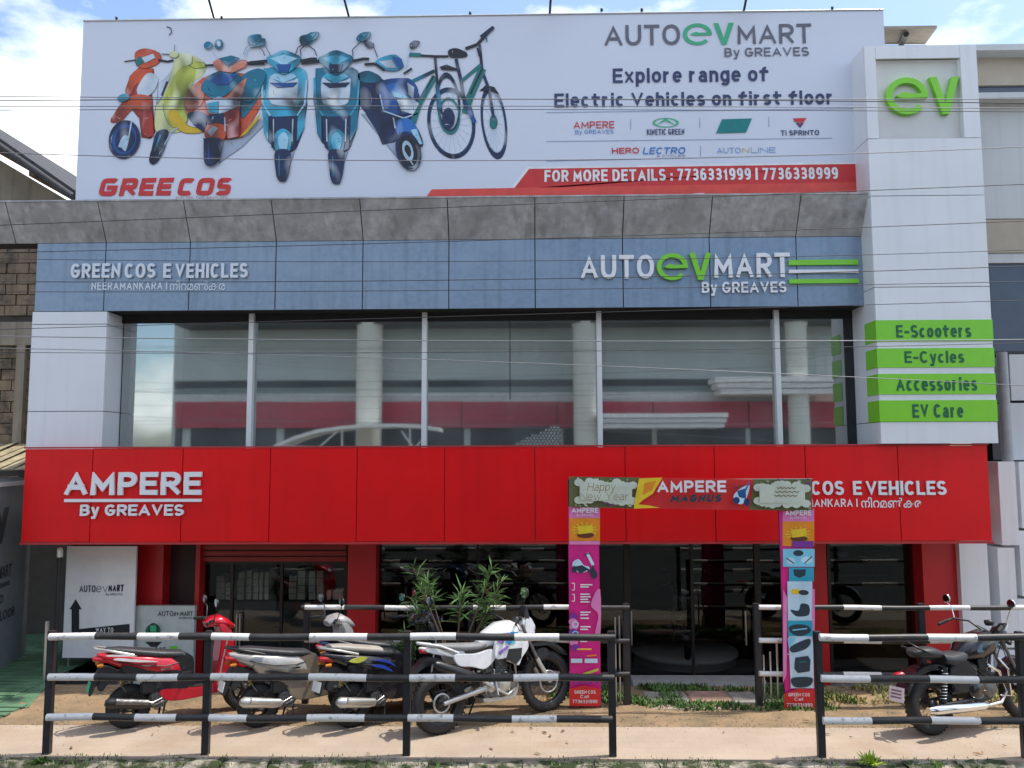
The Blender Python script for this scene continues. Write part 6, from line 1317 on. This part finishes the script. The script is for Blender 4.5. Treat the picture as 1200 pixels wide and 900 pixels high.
# ---- white trail motorcycle
def trail_bike():
    l, a = place(516, 860, 34, -.70)
    s = empty('motorcycle', l, a, 'white trail motorcycle with purple and blue tank graphics and spoked wheels', 'motorcycle'); s.rotation_euler = (R(-6), 0, a)
    WHT = paint('white_gloss', (.72, .73, .74), 0); 
    tyre(s, -.70, .325, .12, .225, False, M_BPLA, 28, .006); tyre(s, .73, .345, .085, .265, False, M_BPLA, 28, .005)
    xh, zh = .36, .98
    motorcycle_frame(s, -.7, .325, xh, zh, M_BPLA); wheel_fork(s, .73, .345, xh, zh, M_SIL)
    MB().tube([(-.05,-.10,.42),(-.70,-.11,.325)], [.035,.026], 10).build('swingarm', M_SIL, s); MB().tube([(-.05,.10,.42),(-.70,.11,.325)], [.035,.026], 10).build('swingarm', M_SIL, s)
    MB().torus((-.70,-.065,.325), .095, .012, 'y', 28, 6).build('brake_disc', M_SIL, s); MB().torus((.73,-.06,.345), .12, .010, 'y', 28, 6).build('brake_disc', M_SIL, s)
    lofted('fuel_tank', WHT, [(-.18,.86,.07,.05,0), (-.08,.92,.13,.09,0), (.08,.96,.165,.13,-.05), (.22,.97,.16,.13,-.15), (.33,.95,.12,.10,-.2), (.38,.93,.06,.05,-.2)], s)
    for sy in (-1, 1):
        o = MB().prism(crom([(-.06,.72),(-.02,.95),(.16,.99),(.34,.95),(.40,.80),(.30,.68),(.24,.60),(.14,.70)], 4), -.02, .02).build('tank_shroud', WHT, s, .008); o.location = (0, sy*.165, 0)
        for (m_, pr) in ((paint('graphic_purple', (.30,.16,.55)), [(-.03,.90),(.06,.98),(.14,.98),(.04,.86)]), (paint('graphic_blue', (.03,.30,.62)), [(.08,.88),(.16,.985),(.26,.97),(.14,.84)]), (paint('graphic_cyan', (.10,.55,.65)), [(.16,.86),(.24,.95),(.27,.95),(.20,.85)]), (M_BPLA, [(.08,.70),(.12,.80),(.30,.79),(.28,.68),(.20,.62)]), (paint('graphic_purple', (.30,.16,.55)), [(-.02,.78),(.10,.84),(.12,.82),(.0,.75)])):
            MB().prism(pr, -.004, .004).build('graphic', m_, s).location = (0, sy*.189, 0)
        o = MB().prism(crom([(-.52,.70),(-.56,.82),(-.30,.80),(-.08,.82),(-.04,.72),(-.18,.62),(-.34,.66)], 4), -.015, .015).build('side_panel', WHT, s, .008); o.location = (0, sy*.14, 0)
        MB().tube([(-.06,sy*.13,.60),(-.06,sy*.20,.33)], .012, 6).build('foot_peg', M_SIL, s)
    lofted('seat', mat('grey_seat', (.20,.20,.20), .6), [(-.02,.90,.08,.03,0), (-.20,.855,.12,.04,0), (-.45,.875,.125,.045,.05), (-.68,.91,.11,.035,.08), (-.80,.93,.07,.02,.05)], s)
    MB().tube([(-.50,-.13,.83),(-.72,-.13,.93),(-.90,-.08,.97),(-.93,0,.975),(-.90,.08,.97),(-.72,.13,.93),(-.50,.13,.83)], .015, 8).build('grab_rail', WHT, s)
    side('tail_cowl', WHT, [(-.40,.74),(-.60,.80),(-.86,.88),(-.84,.92),(-.60,.87),(-.42,.84)], -.10, .10, s)
    MB().loft([(-.84,.88,.06,.03,0), (-.90,.885,.045,.022,0)], 10).build('tail_light', M_TL, s)
    side('rear_fender', M_BPLA, [(-.62,.74),(-.84,.82),(-1.02,.68),(-1.10,.52),(-1.07,.52),(-.96,.68),(-.80,.74)], -.06, .06, s, .006)
    side('front_fender', M_BPLA, [(.48,.78),(.62,.80),(.82,.78),(.98,.68),(1.04,.60),(.96,.64),(.80,.74),(.6,.76)], -.06, .06, s, .008)
    side('fender_stay', M_BPLA, [(.56,.60),(.60,.72),(.74,.72),(.72,.62)], -.07, .07, s)
    clutter(s, .0); coil(s, (-.30,0,.50), (-.36,0,.76), .048, 7, M_TL); engine(s, .0); MB().tube([(.12,-.05,.68),(.26,-.08,.62),(.26,-.10,.36),(.10,-.14,.30),(-.10,-.15,.42),(-.25,-.155,.52)], .019, 8).build('exhaust_pipe', M_SIL, s)
    MB().tube([(-.25,-.16,.52),(-.34,-.165,.56),(-.78,-.17,.74),(-.82,-.17,.76)], [.03,.05,.052,.03], 12).build('muffler', M_BPLA, s)
    side('bash_plate', M_SIL, [(-.18,.30),(.14,.28),(.28,.40),(.24,.26),(.12,.24),(-.15,.25)], -.10, .10, s)
    MB().tube([(-.18,.09,.30),(-.22,.26,.02)], .012, 6).build('side_stand', M_BPLA, s)
    MB().tube([(.28,-.10,1.02),(.27,-.16,1.10),(.22,-.30,1.15),(.17,-.38,1.15)], .013, 8).build('handlebar', M_BPLA, s); MB().tube([(.28,.10,1.02),(.27,.16,1.10),(.22,.30,1.15),(.17,.38,1.15)], .013, 8).build('handlebar', M_BPLA, s); MB().tube([(.28,-.12,1.04),(.28,.12,1.04)], .014, 8).build('handlebar_brace', M_SIL, s)
    for sy in (-1, 1):
        MB().tube([(.17,sy*.38,1.15),(.12,sy*.47,1.145)], .019, 8).build('grip', M_RUB, s)
        MB().tube([(.23,sy*.33,1.15),(.20,sy*.45,1.13)], .006, 6).build('brake_lever', M_CHROME, s)
        mirror(s, (.24, sy*.28, 1.15), (.24, sy*.40, 1.42), M_BPLA, .08, .062)
    side('headlight_cowl', WHT, [(.40,.86),(.42,1.06),(.48,1.12),(.56,1.06),(.58,.92),(.50,.84)], -.085, .085, s, .03)
    MB().lathe([(0, .03),(.06,.02),(.075,0),(.07,-.03),(0,-.05)], (.57, 0, .98), 'x', 20).build('headlight', M_LENS, s)
    side('windscreen', M_BPLA, [(.44,1.10),(.46,1.22),(.49,1.22),(.52,1.08)], -.06, .06, s)
    MB().tube([(-.30,.0,.48),(-.36,.0,.78)], .035, 10).build('shock_absorber', M_ENG, s)
    MB().tube([(-.7,.075,.42),(-.12,.075,.46)], .01, 4).build('chain', M_ENG, s)
    return s
trail_bike()
# ---- black cruiser
def cruiser():
    l, a = place(1093, 861, 22, -.68)
    s = empty('motorcycle', l, a, 'black cruiser motorcycle with blue-grey tank and long chrome silencer, at the far right', 'motorcycle'); s.rotation_euler = (R(-5), 0, a)
    TK = paint('tank_blue_grey', (.10, .17, .24), .4)
    tyre(s, -.68, .31, .13, .20, False, M_BPLA, 24); tyre(s, .72, .32, .10, .235, False, M_BPLA, 24)
    xh, zh = .36, .92; motorcycle_frame(s, -.68, .31, xh, zh, BLKP); wheel_fork(s, .72, .32, xh, zh, M_BPLA)
    lofted('fuel_tank', BLKP, [(-.22,.78,.07,.05,.1), (-.12,.82,.13,.10,.1), (.06,.86,.17,.14,.1), (.22,.89,.165,.14,.05), (.34,.90,.09,.08,0), (.38,.90,.04,.04,0)], s)
    for sy in (-1, 1):
        pts = crom([(-.06,.82),(.02,.90),(.16,.94),(.27,.92),(.24,.86),(.08,.82)], 4); o = MB().prism(pts, -.008, .008).build('tank_badge_panel', TK, s, .003); o.location = (0, sy*.151, 0)
        o = MB().prism(crom([(-.44,.46),(-.48,.68),(-.20,.74),(-.10,.56),(-.22,.42)], 3), -.02, .02).build('side_cover', BLKP, s, .01); o.location = (0, sy*.13, 0)
    lofted('seat', M_SEAT, [(-.10,.80,.08,.03,0), (-.22,.765,.15,.065,0), (-.40,.75,.165,.075,0), (-.50,.78,.14,.07,.2)], s); lofted('pillion_seat', M_SEAT, [(-.48,.82,.10,.04,0), (-.60,.845,.135,.065,0), (-.80,.86,.12,.055,.05), (-.86,.86,.06,.02,0)], s)
    MB().tube([(-.66,-.12,.84),(-.86,-.12,.92),(-.92,0,1.0),(-.86,.12,.92),(-.66,.12,.84)], .011, 6).build('grab_rail', M_BPLA, s)
    side('rear_fender', BLKP, [(-.30,.62),(-.45,.70),(-.68,.73),(-.92,.66),(-1.06,.48),(-1.03,.46),(-.90,.60),(-.68,.67),(-.45,.64),(-.34,.58)], -.09, .09, s, .015)
    side('front_fender', BLKP, [(.42,.50),(.52,.64),(.72,.70),(.92,.62),(1.02,.48),(.98,.46),(.88,.58),(.72,.655),(.55,.60),(.45,.48)], -.075, .075, s, .01)
    MB().loft([(-1.02,.64,.05,.045,0), (-1.09,.64,.045,.04,0), (-1.11,.64,.02,.02,0)], 12).build('tail_light', M_TL, s)
    pl_ = MB().box(-.004, .004, -.10, .10, -.075, .075).build('number_plate', mat('pinkish_plate', (.72, .60, .62), .4), s, .002); pl_.location = (-1.12, 0, .46); pl_.rotation_euler = (0, R(12), 0)
    for k in range(3): MB().box(-.0065, -.004, -.07, .07, .030-k*.034, .045-k*.034).build('plate_marking', mat('plate_ink', (.2,.1,.12), .5), pl_)
    for sy in (-1, 1): MB().lathe([(0,-.02),(.02,-.015),(.03,.01),(0,.02)], (-.98, sy*.13, .62), 'x', 12).build('indicator', M_AMB, s)
    clutter(s, .02); coil(s, (-.60,-.12,.38), (-.53,-.12,.66), .036, 9, M_CHROME); engine(s, .02, mat('black_engine', (.04,.04,.042), .4, .5, var=.3, scale=18), True, M_ENG); MB().lathe([(0,-.04),(.10,-.04),(.12,0)], (-.12,-.13,.44), 'y', 20).build('round_casing', BLKP, s)
    MB().tube([(.16,-.06,.66),(.30,-.10,.58),(.32,-.13,.36),(.20,-.155,.27),(.0,-.16,.26)], .020, 10).build('exhaust_pipe', M_CHROME, s)
    MB().tube([(.0,-.16,.26),(-.10,-.165,.265),(-.80,-.19,.30),(-.90,-.19,.305)], [.025,.048,.052,.035], 14).build('silencer', M_CHROME, s)
    for sy in (-1, 1):
        MB().tube([(.34,sy*.05,.98),(.28,sy*.20,1.10),(.20,sy*.34,1.12),(.10,sy*.37,1.09)], .013, 8)  .build('handlebar', M_BPLA, s); MB().tube([(.13,sy*.365,1.10),(.01,sy*.385,1.06)], .019, 8).build('grip', M_RUB, s)
        MB().tube([(.20,sy*.36,1.12),(.08,sy*.42,1.07)], .006, 6).build('brake_lever', M_CHROME, s); mirror(s, (.21, sy*.33, 1.12), (.22, sy*.42, 1.34), M_CHROME, .05, .05)
        MB().tube([(-.60,sy*.12,.34),(-.52,sy*.12,.70)], .028, 10).build('shock_absorber', M_BPLA, s); MB().tube([(.0,sy*.12,.34),(-.68,sy*.12,.31)], .022, 8).build('swingarm', M_BPLA, s)
        MB().lathe([(0,-.02),(.02,-.015),(.03,.01),(0,.02)], (.44, sy*.15, .88), 'x', 12).build('indicator', M_BPLA, s)
    MB().tube([(.22,-.14,.34),(.30,-.21,.34),(.30,-.21,.62),(.24,-.15,.74)], .012, 8).build('crash_guard', M_CHROME, s); MB().tube([(.22,.14,.34),(.30,.21,.34),(.30,.21,.62),(.24,.15,.74)], .012, 8).build('crash_guard', M_CHROME, s)
    MB().lathe([(0,.03),(.07,.02),(.09,-.01),(.085,-.05),(.05,-.10),(0,-.11)], (.50, 0, .96), 'x', 22).build('headlight', BLKP, s); MB().lathe([(0,.012),(.075,.0)], (.525, 0, .96), 'x', 22).build('headlight_lens', M_LENS, s)
    MB().tube([(-.15,.09,.30),(-.18,.28,.02)], .012, 6).build('side_stand', M_BPLA, s)
    MB().box(-.46, -.24, -.12, .12, .40, .62).build('battery_box', BLKP, s, .03); side('primary_cover', BLKP, [(-.30,.34),(-.28,.48),(.0,.52),(.22,.46),(.24,.34),(.0,.28)], .10, .16, s, .02)
    return s
cruiser()
# display scooter on the plinth, facing the door
sd = scooter((XP(797, 13.5), 13.45, -.11), R(-97), 'black display scooter on the round plinth inside the entrance', BLKP, M_BPLA, lean=0, group='scooters in the showroom')
